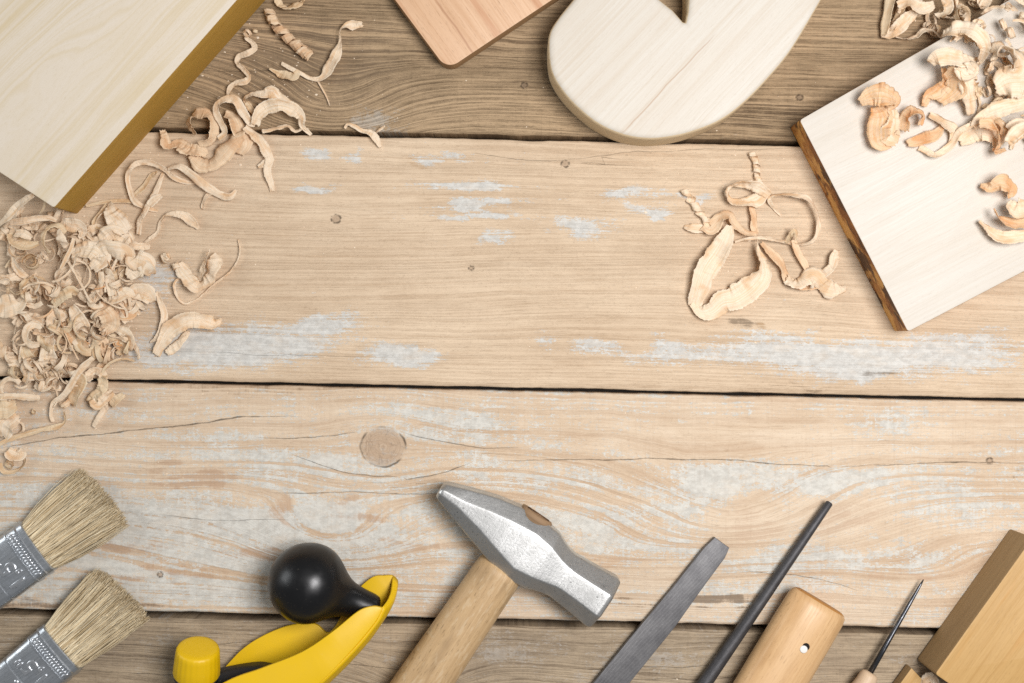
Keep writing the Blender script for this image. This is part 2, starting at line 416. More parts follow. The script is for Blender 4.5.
M['brass_wedge'] = worn_metal('wedge_metal', lin(150, 120, 92), lin(120, 90, 66), 30, .5)

def file_mat(name, c1, c2, pitch, ang1):
    g = G(name)
    x, y, z = g.obj()
    a1 = math.radians(ang1); a2 = math.radians(ang1+62)
    s1 = g.m('SINE', (x*math.cos(a1)+y*math.sin(a1)+z*.6)*(2*math.pi/pitch))
    s2 = g.m('SINE', (x*math.cos(a2)+y*math.sin(a2)-z*.6)*(2*math.pi/pitch))
    n = g.noise(x*(1/20), y*(1/20), z*(1/20), 5, .7)
    f = g.noise(x*(1/2.0), y*(1/2.0), z*(1/2.0), 4, .7)
    c = g.mix(g.ss(n, .3, .7), c1, c2)
    c = g.mix(g.ss(f, .6, .75)*.5, c, lin(150, 148, 146))
    g.principled(c, .5, .6, g.bump(s1*.35+s2*.35+f*.6+n*.6, .2, .0004), .4)
    return g.mat
M['file'] = file_mat('cut_file_steel', lin(112, 111, 111), lin(92, 91, 92), 1.25, 10)
M['rasp'] = file_mat('dark_file_steel', lin(86, 85, 86), lin(70, 69, 70), 1.2, 20)
M['needle'] = worn_metal('needle_steel', lin(92, 94, 98), lin(70, 72, 76), 60, .3, .1)

def bristle_mat():
    g = G('hog_bristle')
    r = g.rnd_island()
    x, y, z = g.obj()
    c = g.mix(r, lin(208, 184, 142), lin(246, 232, 200))
    c = g.mix(g.ss(g.noise(r*91.0, 0.0, 0.0, 0), .52, .6)*.4, c, lin(128, 104, 68))
    c = g.mix(g.ss(g.noise(x*(1/30), y*(1/30), 0.0, 3), .45, .7)*.25, c, lin(128, 104, 66))
    g.principled(c, .5, 0.0, None, .35)
    return g.mat
M['bristle'] = bristle_mat()
M['bristle_core'] = simple('bristle_core', lin(140, 118, 80), .8)

# ------------------------------------------------------------------ table top
def ny(x, s, amp=1.0, f=1/45):
    return amp*(mn.noise(Vector((x*f, s*3.7, 0)))*1.0+.5*mn.noise(Vector((x*f*5, s*1.3, 5))))

def plank(y_top, y_bot, mat, seed, zt=0.0, label='', r=3.5, depth=34):
    """y_top, y_bot: picture heights of the plank's edges at x=512"""
    x0, x1, n = -500, 1524, 500
    prof = []
    for a in (90, 60, 30, 0): prof.append((r*(1-math.cos(math.radians(90-a))) , -r*(1-math.sin(math.radians(a)))))
    vs, fs = [], []
    rings = []
    for i in range(n+1):
        x = x0+(x1-x0)*i/n
        sl = (x-CX)*TILT
        ta = y_top+sl+ny(x, seed, .9); tb = y_bot+sl+ny(x, seed+9, .9)
        ring = []
        rt = r*(1+.5*mn.noise(Vector((x/30, seed, 2))))
        rb = r*(1+.5*mn.noise(Vector((x/30, seed+4, 2))))
        m = int((y_bot-y_top)/4)
        pts = [(ta, zt-depth)]
        pts += [(ta+rt*(1-math.cos(math.radians(q))), zt-rt*(1-math.sin(math.radians(q)))) for q in (0, 25, 50, 75)]
        pts += [(ta+rt+(tb-rb-ta-rt)*k/m, zt) for k in range(m+1)]
        pts += [(tb-rb*(1-math.cos(math.radians(q))), zt-rb*(1-math.sin(math.radians(q)))) for q in (75, 50, 25, 0)]
        pts += [(tb, zt-depth)]
        for (py, z) in pts:
            ring.append(len(vs)); vs.append((x-CX, CY-py, z))
        rings.append(ring)
    k = len(rings[0])
    for a, b in zip(rings, rings[1:]):
        for j in range(k):
            fs.append((a[j], a[(j+1) % k], b[(j+1) % k], b[j]))
    fs.append(tuple(rings[0])); fs.append(tuple(reversed(rings[-1])))
    me = mesh_from('plank', vs, fs)
    bm = bmesh.new(); bm.from_mesh(me); bmesh.ops.recalc_face_normals(bm, faces=bm.faces); bm.to_mesh(me); bm.free()
    arches, spots, stains_shade, knots, cracks, sd = SPEC[mat.name]
    F = {'ring_shift': [], 'paint_amount': [], 'stain_shade_amount': [], 'crack_offset': [], 'crack_width': []}; tints = []
    ga = lambda X, Y, x, y, sx, sy: math.exp(-min(40, ((X-x)/sx)**2+((Y-y)/sy)**2))
    for i, (vx, vy, vz) in enumerate(vs):
        X, Y = vx+CX, CY-vy
        r_ = 0.0
        for (x, y, sx, sy, a) in arches: r_ += a*ga(X, Y-(X-x)*TILT, x, y, sx, sy)
        for (x, y, r) in knots: r_ -= .8*(Y-y)*ga(X, Y, x, y, r*2.6, r*1.5)
        F['ring_shift'].append(r_)
        q = Vector((X/34, Y/20, sd)); q2 = Vector((X/13, Y/9, sd+5))
        wx = X+20*mn.noise(q)+10*mn.noise(q2); wy = Y+7*mn.noise(q+Vector((9, 3, 7)))+5*mn.noise(q2+Vector((4, 1, 3)))
        F['paint_amount'].append(sum(a*ga(wx, wy, x, y, sx, sy) for (x, y, sx, sy, a) in spots))
        best, tint = 0.0, (0.1, .07, .05, 1)
        for (x, y, sx, sy, a, cc) in stains_shade:
            t = a*ga(wx, wy, x, y, sx, sy)
            if t > best: best, tint = t, cc
        off, cw = 30.0, 0.0
        for (x0, y0, x1, y1, sag, w) in cracks:
            t = (X-x0)/(x1-x0)
            if t < -.05 or t > 1.05: continue
            d = Y-(y0+t*(y1-y0)+t*(1-t)*4*sag+3.2*mn.noise(Vector((X/60, y0, sd)))+.8*mn.noise(Vector((X/14, y0, sd))))
            if abs(d) < abs(off): off, cw = d, w*max(0, min(1, t*(1-t)*8))
        F['crack_offset'].append(off); F['crack_width'].append(cw if abs(off) < 5.5 else 0.0)
        F['stain_shade_amount'].append(best); tints.extend(tint)
    for k_, vals in F.items():
        me.attributes.new(k_, 'FLOAT', 'POINT'); me.attributes[k_].data.foreach_set('value', vals)
    me.attributes.new('stain_shade_tint', 'FLOAT_COLOR', 'POINT'); me.attributes['stain_shade_tint'].data.foreach_set('color', tints)
    o = link('plank', me, mat, table)
    if label: o['label'] = label
    return sharp(o, 50)

table = bpy.data.objects.new('table_surface', None)
col.objects.link(table)
tag(table, 'worn wooden plank table top under the tools and shavings', 'table top', kind='structure')
plank(-150, 134.5, M['plank1'], 1, -2, 'weathered brown plank with ridged wavy grain')
plank(139.5, 387.5, M['plank2'], 2, 0, 'pale plank with flakes of white paint')
plank(391.0, 620.0, M['plank3'], 3, -1, 'whitewashed plank with a large round knot')
plank(626.5, 860, M['plank4'], 4, -3, 'grey weathered plank with dark grain')
plank(-400, -154, M['plank2'], 5, -1)
plank(864, 1100, M['plank1'], 6, -2)
bm = bmesh.new()
bmesh.ops.create_cube(bm, size=1)
for v in bm.verts:
    v.co = Vector((v.co.x*2030, v.co.y*1560, v.co.z*10-42))
link('batten', from_bm('batten', bm), M['under'], table)

# ------------------------------------------------------------------ boards
def fillet(pts, rs, seg=8):
    out = []
    n = len(pts)
    for i in range(n):
        p = Vector(pts[i]).to_2d(); a = Vector(pts[i-1]).to_2d(); b = Vector(pts[(i+1) % n]).to_2d()
        r = rs[i] if isinstance(rs, (list, tuple)) else rs
        if r <= .01: out.append(p); continue
        d1 = (a-p).normalized(); d2 = (b-p).normalized()
        half = math.acos(max(-1, min(1, d1.dot(d2))))/2
        L = r/math.tan(half)
        t1 = p+d1*L; t2 = p+d2*L
        c = p+(d1+d2).normalized()*(r/math.sin(half))
        a1 = math.atan2(t1.y-c.y, t1.x-c.x); a2 = math.atan2(t2.y-c.y, t2.x-c.x)
        da = (a2-a1+math.pi) % (2*math.pi)-math.pi
        for k in range(seg+1):
            th = a1+da*k/seg
            out.append(Vector((c.x+r*math.cos(th), c.y+r*math.sin(th))))
    return out

def slab(name, outline, h, mats, label, cat, z0=0.0, bevel=1.5, segs=2, wob=0.0):
    """outline traced at the top face, height h; sides go straight down to z0"""
    pts = [U(x, y, h).to_2d() for (x, y) in outline]
    c = sum(pts, Vector((0, 0)))/len(pts)
    org = Vector((c.x, c.y, z0))
    bm = bmesh.new()
    lo = [bm.verts.new((p.x, p.y, z0)) for p in pts]
    hi = [bm.verts.new((p.x, p.y, h)) for p in pts]
    n = len(pts)
    bm.faces.new(lo); top = bm.faces.new(hi)
    for i in range(n): bm.faces.new((lo[i], lo[(i+1) % n], hi[(i+1) % n], hi[i]))
    bmesh.ops.recalc_face_normals(bm, faces=bm.faces)
    if bevel:
        bmesh.ops.bevel(bm, geom=list(top.edges), offset=bevel, segments=segs, profile=.6, affect='EDGES')
    bm.normal_update()
    for f in bm.faces:
        f.material_index = 0 if f.normal.z > .6 else 1
    me = from_bm(name, bm, org)
    o = link(name, me, mats)
    o.location = org*S
    tag(o, label, cat)
    return sharp(o, 35)

slab('pine_board', fillet([(237, 0), (54, 208), (-190, 48), (-10, -195), (137, -150), (330, -105)], [0, 3, 0, 0, 0, 0], 4), 64, [M['pine_top'], M['pine_side']],
     'thick pale pine board with ochre edge beside the heaped shavings', 'board', bevel=1.6)
slab('beech_block', fillet([(447, 70), (386, -12), (520, -112), (594, -28)], [14, 0, 0, 0], 10), 20, [M['beech'], M['beech_side']],
     'reddish brown board with one rounded corner left of the heart', 'board', bevel=1.4)
slab('spruce_board', fillet([(799.5, 120), (908, 332), (1180, 190), (1075, -38)], [3, 3, 2, 2], 4), 42, [M['white_board'], M['burnt_side']],
     'white planed board with scorched orange edge carrying curled shavings', 'board', bevel=1.6)
slab('timber_block', fillet([(1033, 537), (935, 674), (1068, 767), (1166, 632)], [2, 3, 2, 2], 4), 56, [M['honey'], M['honey_side']],
     'thick honey coloured wood block right of the awl', 'block', bevel=1.6)

def catmull(pts, per=10):
    pts = [Vector(p) for p in pts]
    P = [pts[0]*2-pts[1]]+pts+[pts[-1]*2-pts[-2]]
    out = []
    for i in range(1, len(P)-2):
        a, b, c, d = P[i-1], P[i], P[i+1], P[i+2]
        for k in range(per):
            t = k/per
            out.append(.5*((2*b)+(c-a)*t+(2*a-5*b+4*c-d)*t*t+(3*b-a-3*c+d)*t**3))
    out.append(pts[-1])
    return out

hz = lambda x, y: (540+x/3.413, y/3.413)
heart_curve = [hz(110, 0), hz(62, 60), hz(33, 110), hz(28, 170), hz(38, 245), hz(75, 310), hz(130, 370), hz(200, 425), hz(285, 462),
               hz(370, 475), hz(450, 468), hz(530, 448), hz(620, 410), hz(700, 350), hz(780, 268), hz(850, 185), hz(910, 90), hz(962, 0)]
hc = [tuple(p) for p in catmull([(p[0], p[1], 0) for p in heart_curve], 5)]
hp = [(p[0], p[1]) for p in hc]
far = catmull([hz(962, 0)+(0,), hz(1000, -90)+(0,), hz(980, -240)+(0,), hz(870, -330)+(0,), hz(700, -330)+(0,), hz(570, -230)+(0,), hz(512, -90)+(0,), hz(506, 0)+(0,)], 4)[1:]
hp += [(p[0], p[1]) for p in far]
hp += [hz(503, 40), hz(496, 73), hz(490, 72), hz(455, 32), hz(415, 0), hz(330, -70), hz(240, -90), hz(160, -60)]
slab('wooden_heart', hp, 45, [M['heart'], M['heart_side']], 'pale sanded wooden heart with notch at top and rounded rim', 'wooden heart', bevel=7, segs=4)

# offcut by the awl and small curl of paper white wood
slab('wood_offcut', [(911.5, 668), (897, 688), (915, 702), (922, 679)], 16, [M['honey'], M['honey_side']],
     'small tan offcut wedged between the awl and thick block', 'wood offcut', bevel=.8)

# ------------------------------------------------------------------ lathes, lofts
def loft(rings, cap=True):
    """rings: lists of Vectors with equal length -> bmesh"""
    bm = bmesh.new()
    R = [[bm.verts.new(p) for p in r] for r in rings]
    n = len(R[0])
    for a, b in zip(R, R[1:]):
        for j in range(n): bm.faces.new((a[j], a[(j+1) % n], b[(j+1) % n], b[j]))
    if cap:
        bm.faces.new(R[0]); bm.faces.new(list(reversed(R[-1])))
    bmesh.ops.recalc_face_normals(bm, faces=bm.faces)
    return bm

def oval_rod(stations, seg=28, expo=2.0):
    """stations: (centre Vector, half width, half height) along a near-horizontal axis"""
    rings = []
    for i, (c, a, b) in enumerate(stations):
        p = stations[max(0, i-1)][0]; q = stations[min(len(stations)-1, i+1)][0]
        T = (q-p).normalized()
        side = T.cross(Vector((0, 0, 1))).normalized(); up = side.cross(T)
        ring = []
        for k in range(seg):
            th = 2*math.pi*k/seg
            cx, sy = math.cos(th), math.sin(th)
            cx = math.copysign(abs(cx)**(2/expo), cx); sy = math.copysign(abs(sy)**(2/expo), sy)
            ring.append(c+side*cx*a+up*sy*b)
        rings.append(ring)
    return rings

# hammer ---------------------------------------------------------------
ZH = 27.0
hA = U(443.5, 489, ZH); hB = U(607, 599, ZH)
ax = (hB-hA).normalized()
pv = Vector((-ax.y, ax.x, 0))
if pv.y > 0: pv = -pv                       # towards the handle (down in the picture)
hroot = thing('hammer', (hA+ax*95).xy.to_3d(), 'old steel hammer with wooden handle lying between the plane and flat file', 'hammer')
horg = hroot.location/S
L = (hB-hA).length
def octo(t, vc, a, b, cv=.55, cz=.55):
    c = hA+ax*t+pv*vc
    pts = [(a, -b*cz), (a, b*cz), (a*cv, b), (-a*cv, b), (-a, b*cz), (-a, -b*cz), (-a*cv, -b), (a*cv, -b)]
    return [c+pv*p+Vector((0, 0, q)) for p, q in pts]
secs = [octo(-3, 1, 6.5, 18, .3, .75), octo(0, 1, 8.5, 20, .3, .75), octo(22, 0.5, 16, 21.5, .25, .7), octo(48, 0, 24, 23, .4, .62), octo(72, 1, 30, 24.5, .5, .58),
        octo(98, 3, 34, 25, .58, .55), octo(118, 3, 31, 24, .55, .55), octo(134, 4, 25.5, 21.5, .5, .5), octo(143, 4, 24, 20.5, .45, .45),
        octo(150, 4, 24.5, 21, .42, .42), octo(170, 4, 26, 23, .42, .42), octo(L-4, 4, 28, 25.5, .42, .42), octo(L, 4, 26.5, 24, .42, .42), octo(L+1, 4, 24, 22, .42, .42)]
bm = loft(secs)
bmesh.ops.bevel(bm, geom=list(bm.edges), offset=2.6, segments=3, profile=.5, affect='EDGES', clamp_overlap=True)
o = link('head', from_bm('head', bm, horg), M['steel'], hroot)
sub = o.modifiers.new('sub', 'SUBSURF'); sub.levels = 1; sub.render_levels = 1
# handle runs through the eye
e0 = hA+ax*90+pv*-31.5
dirh = (U(412, 712, 24)-U(514, 562, 27)).normalized()
st = [(0, 17, 11), (20, 17, 12), (62, 19, 15), (64, 22, 18), (66.5, 23.5, 19.5), (72, 24.3, 20), (100, 24.6, 20.5), (150, 25.5, 21), (210, 27, 22), (330, 27, 22), (334, 24, 19)]
hs = []
for (d, a, b) in st:
    c = e0+pv*min(d, 64) if d < 64 else e0+pv*64+dirh*(d-64)
    c.z = ZH-1.0 if d < 66 else ZH-1.0-(d-66)*.012
    hs.append((c, a, b))
link('handle', from_bm('handle', loft(oval_rod(hs, 32, 2.3)), horg), M['handle'], hroot)
# wood end and wedge in the eye, on the far side of the head
bm = loft(oval_rod([(e0+pv*-.6+Vector((0, 0, 7)), 15, 9), (e0+pv*.4+Vector((0, 0, 7)), 17, 11), (e0+pv*8+Vector((0, 0, 7)), 17.5, 12)], 24, 2.2))
link('eye_end', from_bm('eye_end', bm, horg), M['endgrain'], hroot)
bm = bmesh.new(); bmesh.ops.create_cube(bm, size=1)
for v in bm.verts:
    v.co = e0+Vector((0, 0, 10))+ax*v.co.x*24+pv*(v.co.y*5+.6)+Vector((0, 0, v.co.z*3))
link('wedge', from_bm('wedge', bm, horg), M['brass_wedge'], hroot)

# files -----------------------------------------------------------------
fl = [(715, 537.5), (729.5, 548), (725, 558), (700, 592), (676, 626), (629, 684), (560, 775), (524, 775), (592.5, 684), (640, 626), (672, 588), (704, 548)]
fo = slab('flat_file', fl, 8, [M['file'], M['file']], 'flat dark steel file with squared tip beside the hammer', 'file', z0=1.5, bevel=1.0)
rorg = U(767, 593, 0); rorg.z = 0
tip, bot = U(829.5, 503, 9), U(702, 687, 9)
d = (bot-tip)
sts = [(tip-d.normalized()*1.0, 2.2, 2.2), (tip, 3.6, 3.6)]
for k in range(1, 9):
    t = k/8*1.35
    sts.append((tip+d*t+Vector((0, 0, min(0, -1+t))), 3.9+3.4*min(1, t*.95), 3.9+3.4*min(1, t*.95)))
o = link('round_file', from_bm('round_file', loft(oval_rod(sts, 20)), rorg), M['rasp'])
o.location = rorg*S
tag(o, 'thin round dark file tapering to a blunt tip', 'file')

# turned wooden handle with peg --------------------------------------------
HZ = 22.0
ca = U(820.5, 602.5, HZ+4); cb = U(744, 728, HZ)
d = (cb-ca).normalized(); ln = (cb-ca).length
th = thing('tool_handle', (ca+d*60).xy.to_3d(), 'stout varnished wooden tool handle with a white peg', 'tool handle')
torg = th.location/S
st = [(-1.5, 24, 14), (0, 27.5, 17), (2.5, 29.6, 19.2), (8, 30.6, 20.8), (30, 31.0, 21.5), (80, 31.2, 22), (ln, 31.2, 22), (ln+20, 30, 22), (ln+24, 26, 19)]
rings = oval_rod([(Vector((ca.x+d.x*t, ca.y+d.y*t, HZ)), a, b) for (t, a, b) in st], 40, 2.25)
bm = loft(rings)
for f in bm.faces:
    f.material_index = 0
    if abs(f.normal.dot(d)) > .75 and f.calc_center_median().dot(d) < (ca+d*4).dot(d): f.material_index = 1
o = link('grip', from_bm('grip', bm, torg), [M['birch'], M['birch_end']], th)
sharp(o, 60)
def disc_stack(c, prof, seg=20, tilt=Vector((0, 0, 1))):
    z = tilt.normalized(); x = z.orthogonal().normalized(); y = z.cross(x)
    return loft([[c+z*h+x*r*math.cos(2*math.pi*k/seg)+y*r*math.sin(2*math.pi*k/seg) for k in range(seg)] for (h, r) in prof])
pc = U(804.5, 648.5, 44)
bm = disc_stack(Vector((pc.x+1.5, pc.y+1.6, 42.2)), [(0, 3.6), (1.7, 3.6), (1.8, 3.3)])  # dark disc on the surface, painting the shade of a hole
link('hole_shade_disc', from_bm('hole_shade_disc', bm, torg), M['hole_shade'], th)
bm = disc_stack(Vector((pc.x-.8, pc.y-.8, 42)), [(0, 3.7), (2.4, 3.7), (2.7, 3.1)])
link('peg', from_bm('peg', bm, torg), M['white_peg'], th)

# awl ---------------------------------------------------------------------
AZ = 14.0
at, ab = U(923.5, 579.5, AZ-6), U(866, 680, AZ)
d = (ab-at).normalized()
aw = thing('awl', (ab).xy.to_3d(), 'fine steel awl with pale wooden handle by the bottom edge', 'awl')
aorg = aw.location/S
rr = [(0, .5), (6, 1.3), (30, 2.0), (70, 2.5), ((ab-at).length, 3.0)]
link('spike', from_bm('spike', loft(oval_rod([(at+d*t, r, r) for t, r in rr], 12)), aorg), M['needle'], aw)
rr = [(-9, 5), (-7.5, 8), (-4, 9.2), (2, 9.4), (10, 10.5), (30, 14), (70, 15), (100, 12), (104, 8)]
hb = ab-d*-2
link('handle', from_bm('handle', loft(oval_rod([(Vector(((ab+d*t).x, (ab+d*t).y, AZ+1)), r, r) for t, r in rr], 24)), aorg), M['awl_wood'], aw)

# brushes -------------------------------------------------------------------
def font_mesh(txt, size, extrude):
    cu = bpy.data.curves.new('lettering', 'FONT'); cu.body = txt; cu.size = size; cu.extrude = extrude
    cu.bevel_depth = .55; cu.bevel_resolution = 2
    cu.align_x = 'CENTER'; cu.align_y = 'CENTER'
    o = bpy.data.objects.new('lettering', cu); col.objects.link(o)
    dg = bpy.context.evaluated_depsgraph_get()
    me = bpy.data.meshes.new_from_object(o.evaluated_get(dg))
    bpy.data.objects.remove(o)
    return me

def brush(eA, eB, tA, tB, label, seed, txt_u, txt_v, fz=13.0):
    rnd = random.Random(seed)
    A, B = U(*eA, 24), U(*eB, 24); TA, TB = U(*tA, 18), U(*tB, 18)
    A.z = B.z = TA.z = TB.z = 0
    mid = (A+B)/2
    v = (B-A).normalized()                        # across, towards the lower right
    u = Vector((-v.y, v.x, 0))
    if u.dot((TA+TB)/2-mid) < 0: u = -u           # along, towards the bristle tips
    hw = (B-A).length/2
    root = thing('paint_brush', mid, label, 'paint brush', 'paint brushes in the bottom left corner')
    org = root.location/S
    X = lambda a, b, z: mid+u*a+v*b+Vector((0, 0, z))
    def rr(a, w, t, n=8, r=7):
        """rounded rectangle across the brush at distance a"""
        pts = []
        for cx, cz, a0 in ((w-r, t-r, 0), (-w+r, t-r, 90), (-w+r, -t+r, 180), (w-r, -t+r, 270)):
            if a0 == 90:
                for k in range(1, 8):
                    vv_ = (w-r)*(1-2*k/8)
                    pts.append(X(a, vv_, fz+t+2.2*(1-(vv_/w)**2)))
            for k in range(n+1):
                th_ = math.radians(a0+90*k/n)
                vv_ = cx+r*math.cos(th_)
                pts.append(X(a, vv_, fz+cz+r*math.sin(th_)+(2.2*(1-(vv_/w)**2) if cz > 0 else 0)))
        return pts
    T = 11.5
    prof = [(0, hw-1.2, T-1.2), (1.0, hw, T), (0, 0, 0)]
    st_ = [(1.0, hw-.9, T-.9), (.2, hw-.1, T-.1), (-3, hw, T), (-5.2, hw, T), (-6.2, hw+1.0, T+1.0), (-7.4, hw+.1, T+.1), (-8.0, hw, T),
           (-17, hw, T), (-17.6, hw+.9, T+.9), (-18.8, hw+.9, T+.9), (-19.4, hw, T), (-47, hw, T), (-47.6, hw-.9, T-.9), (-49, hw-.9, T-.9), (-49.8, hw, T), (-92, hw*.97, T)]
    bm = loft([rr(a, w, t) for a, w, t in st_])
    fo = link('ferrule', from_bm('ferrule', bm, org), M['tin'], root)
    sharp(fo, 30)
    # twisted bead across the ferrule
    bm = bmesh.new()
    nb = 15
    for k in range(nb):
        b0 = -hw+6+(2*hw-12)*k/(nb-1)
        zb = fz+T+2.2*(1-(b0/hw)**2)
        p = X(-15.8, b0-1.6, zb); q = X(-9.4, b0+1.6, zb)
        ringbm = oval_rod([(p, .5, .5), (p+(q-p)*.2, 1.25, 1.1), (p+(q-p)*.8, 1.25, 1.1), (q, .5, .5)], 8)
        R = [[bm.verts.new(pp) for pp in r_] for r_ in ringbm]
        for r1, r2 in zip(R, R[1:]):
            for j in range(8): bm.faces.new((r1[j], r1[(j+1) % 8], r2[(j+1) % 8], r2[j]))
        bm.faces.new(R[0]); bm.faces.new(R[-1])
    link('beading', from_bm('beading', bm, org), M['tin_emboss'], fo)
    # embossed size, read with the bristles downwards
    me = font_mesh('1,5"', 23, .7)
    c = X(txt_u, txt_v, fz+T+1.9)
    tx, ty = -v, -u
    for vv in me.vertices:
        p = vv.co.copy()
        vv.co = (c+tx*p.x+ty*p.y+Vector((0, 0, p.z))-org)*S
    lt = link('lettering', me, M['tin_emboss'], fo)
    # rivet
    bm = disc_stack(X(-53, -2+txt_v*.3, fz+T+1.6), [(0, 2.9), (.9, 2.6), (1.4, 1.4), (1.5, .3)], 14)
    link('rivet', from_bm('rivet', bm, org), M['tin_emboss'], fo)
    # wooden handle beyond the ferrule (outside the picture)
    rings = [rr(-90, hw*.93, 9, r=6), rr(-118, hw*.8, 9, r=6), rr(-150, hw*.45, 8, r=6), rr(-240, hw*.38, 7, r=6)]
    link('handle', from_bm('handle', loft(rings), org), M['birch'], root)
    # bristles
    lenA, lenB = (TA-mid).dot(u), (TB-mid).dot(u)
    vA, vB = (TA-mid).dot(v), (TB-mid).dot(v)
    verts, faces = [], []
    core = []
    for f_, sh in ((0, .9), (.5, .80), (.86, .6)):
        ring = []
        for k in range(24):
            th_ = 2*math.pi*k/24
            s_ = math.cos(th_); z_ = math.sin(th_)
            b = s_*hw*.9
            e = (vA+vB)/2+(vB-vA)/2*s_*.9
            le = lenA+(lenB-lenA)*(s_*.5+.5)
            ring.append(X(le*f_, b+(e-b)*f_, fz-1*f_+z_*9*sh))
        core.append(ring)
    cb_ = loft(core)
    link('bristle_core', from_bm('bristle_core', cb_, org), M['bristle_core'], root)
    for i in range(2600):
        s_ = rnd.uniform(-1, 1); z_ = rnd.uniform(-.6, 1) if rnd.random() < .8 else rnd.uniform(-1, 1)
        zr = math.sqrt(max(0, 1-s_**6))
        b = s_*(hw-1.5); z0 = fz+z_*zr*10.0
        e = (vA+vB)/2+(vB-vA)/2*s_+rnd.gauss(0, 1.6)
        le = (lenA+(lenB-lenA)*(s_*.5+.5))*(1-abs(s_)**4*.05)*(rnd.uniform(.93, 1.03) if rnd.random() < .85 else rnd.uniform(.7, 1))
        le *= 1-.07*abs(z_)
        zt_ = max(2.0, fz-1.5+z_*8+rnd.gauss(0, 1.2))
        cur = rnd.gauss(0, 1.5)
        wd = rnd.uniform(.42, .75)
        tilt = rnd.uniform(-.7, .7)
        wv = v*math.cos(tilt)+Vector((0, 0, math.sin(tilt)))
        base = len(verts)
        for k, f_ in enumerate((0, .33, .66, 1)):
            bulge = math.sin(f_*math.pi)*cur
            p = X(le*f_-1, b+(e-b)*f_**1.05+bulge, z0+(zt_-z0)*f_+math.sin(f_*math.pi)*1.2*(z_))
            ww = wd*(1-.55*f_)
            verts += [p-wv*ww, p+wv*ww, p+Vector((0, 0, ww*.9))]
        for k in range(3):
            a0 = base+3*k
            for j in range(3):
                faces.append((a0+j, a0+(j+1) % 3, a0+3+(j+1) % 3, a0+3+j))
    o = link('bristles', mesh_from('bristles', verts, faces, org), M['bristle'], root, smooth=True)
    return root

brush((18, 523), (52.5, 571), (83, 467), (129, 522), 'upper flat paint brush with tin ferrule and tan bristles', 3, -33, 6)
brush((41, 626), (79, 671), (99, 567), (150, 616), 'lower flat paint brush with tin ferrule beside the yellow plane', 8, -33, -1)

# hand plane ------------------------------------------------------------------
pz = lambda x, y: (160+x/3.938, 530+y/3.938)
pl = thing('hand_plane', U(300, 650, 0), 'yellow and black hand plane with round knob lying on its side', 'hand plane')
porg = pl.location/S
def sheet(name, outline, z, thick, mat, tilt=None, bevel=.8, parent=pl):
    pts = [U(x, y, z) for x, y in outline]
    bm = bmesh.new()
    zt = (lambda i: z+(tilt(outline[i]) if tilt else 0))
    hi = [bm.verts.new((p.x, p.y, zt(i))) for i, p in enumerate(pts)]
    lo = [bm.verts.new((p.x, p.y, zt(i)-thick)) for i, p in enumerate(pts)]
    n = len(pts)
    top = bm.faces.new(hi); bm.faces.new(list(reversed(lo)))
    for i in range(n): bm.faces.new((hi[i], lo[i], lo[(i+1) % n], hi[(i+1) % n]))
    bmesh.ops.recalc_face_normals(bm, faces=bm.faces)
    bmesh.ops.bevel(bm, geom=list(top.edges), offset=bevel, segments=2, profile=.5, affect='EDGES')
    bmesh.ops.triangulate(bm, faces=[f for f in bm.faces if len(f.verts) > 4])
    o = link(name, from_bm(name, bm, porg), mat, parent)
    return sharp(o, 40)
cA = catmull([pz(-160, 900)+(0,), pz(40, 745)+(0,), pz(250, 603)+(0,), pz(400, 545)+(0,), pz(560, 480)+(0,), pz(680, 400)+(0,), pz(775, 326)+(0,), pz(830, 308)+(0,), pz(868, 314)+(0,)], 6)
cA2 = catmull([pz(872, 322)+(0,), pz(840, 375)+(0,), pz(760, 470)+(0,), pz(640, 592)+(0,), pz(420, 790)+(0,), pz(200, 960)+(0,)], 6)
A_out = [(p.x, p.y) for p in cA+cA2]
sheet('side_cheek', A_out, 60, 4, M['yellow'], lambda p: -10*max(0, (p[0]-330)/50) if p[0] > 330 else 0)
cB = catmull([pz(60, 760)+(0,), pz(265, 530)+(0,), pz(330, 465)+(0,), pz(400, 420)+(0,), pz(480, 385)+(0,), pz(550, 370)+(0,), pz(615, 372)+(0,), pz(665, 405)+(0,), pz(720, 330)+(0,), pz(775, 240)+(0,), pz(835, 187)+(0,), pz(880, 180)+(0,), pz(917, 181)+(0,), pz(934, 205)+(0,), pz(920, 250)+(0,), pz(885, 310)+(0,), pz(800, 440)+(0,), pz(600, 640)+(0,), pz(300, 860)+(0,)], 5)
sheet('side_cheek', [(p.x, p.y) for p in cB], 9, 4, M['yellow'])
# nose wall and sole join the two cheeks along the far edge
lowc = [pz(915, 181), pz(934, 203), pz(922, 252), pz(888, 312), pz(802, 440), pz(600, 642), pz(300, 862)]
hic = [pz(868, 312), pz(873, 318), pz(868, 330), pz(842, 374), pz(762, 469), pz(640, 591), pz(420, 789)]
lowp = catmull([U(x, y, 8) for x, y in lowc], 6); 
hip = catmull([U(x, y, 58-10*max(0, (x-330)/50)) for x, y in hic], 6)
bm = bmesh.new()
rows = []
for f_ in range(9):
    t = f_/8
    row = []
    for a, b in zip(lowp, hip):
        p = a.lerp(b, t); p += Vector((.55, -.45, 0))*math.sin(t*math.pi)*6
        row.append(bm.verts.new(p))
    rows.append(row)
for a, b in zip(rows, rows[1:]):
    for j in range(len(a)-1): bm.faces.new((a[j], a[j+1], b[j+1], b[j]))
o = link('sole', from_bm('sole', bm, porg), M['yellow'], pl)
so = o.modifiers.new('thick', 'SOLIDIFY'); so.thickness = 2.4*S; so.offset = 0
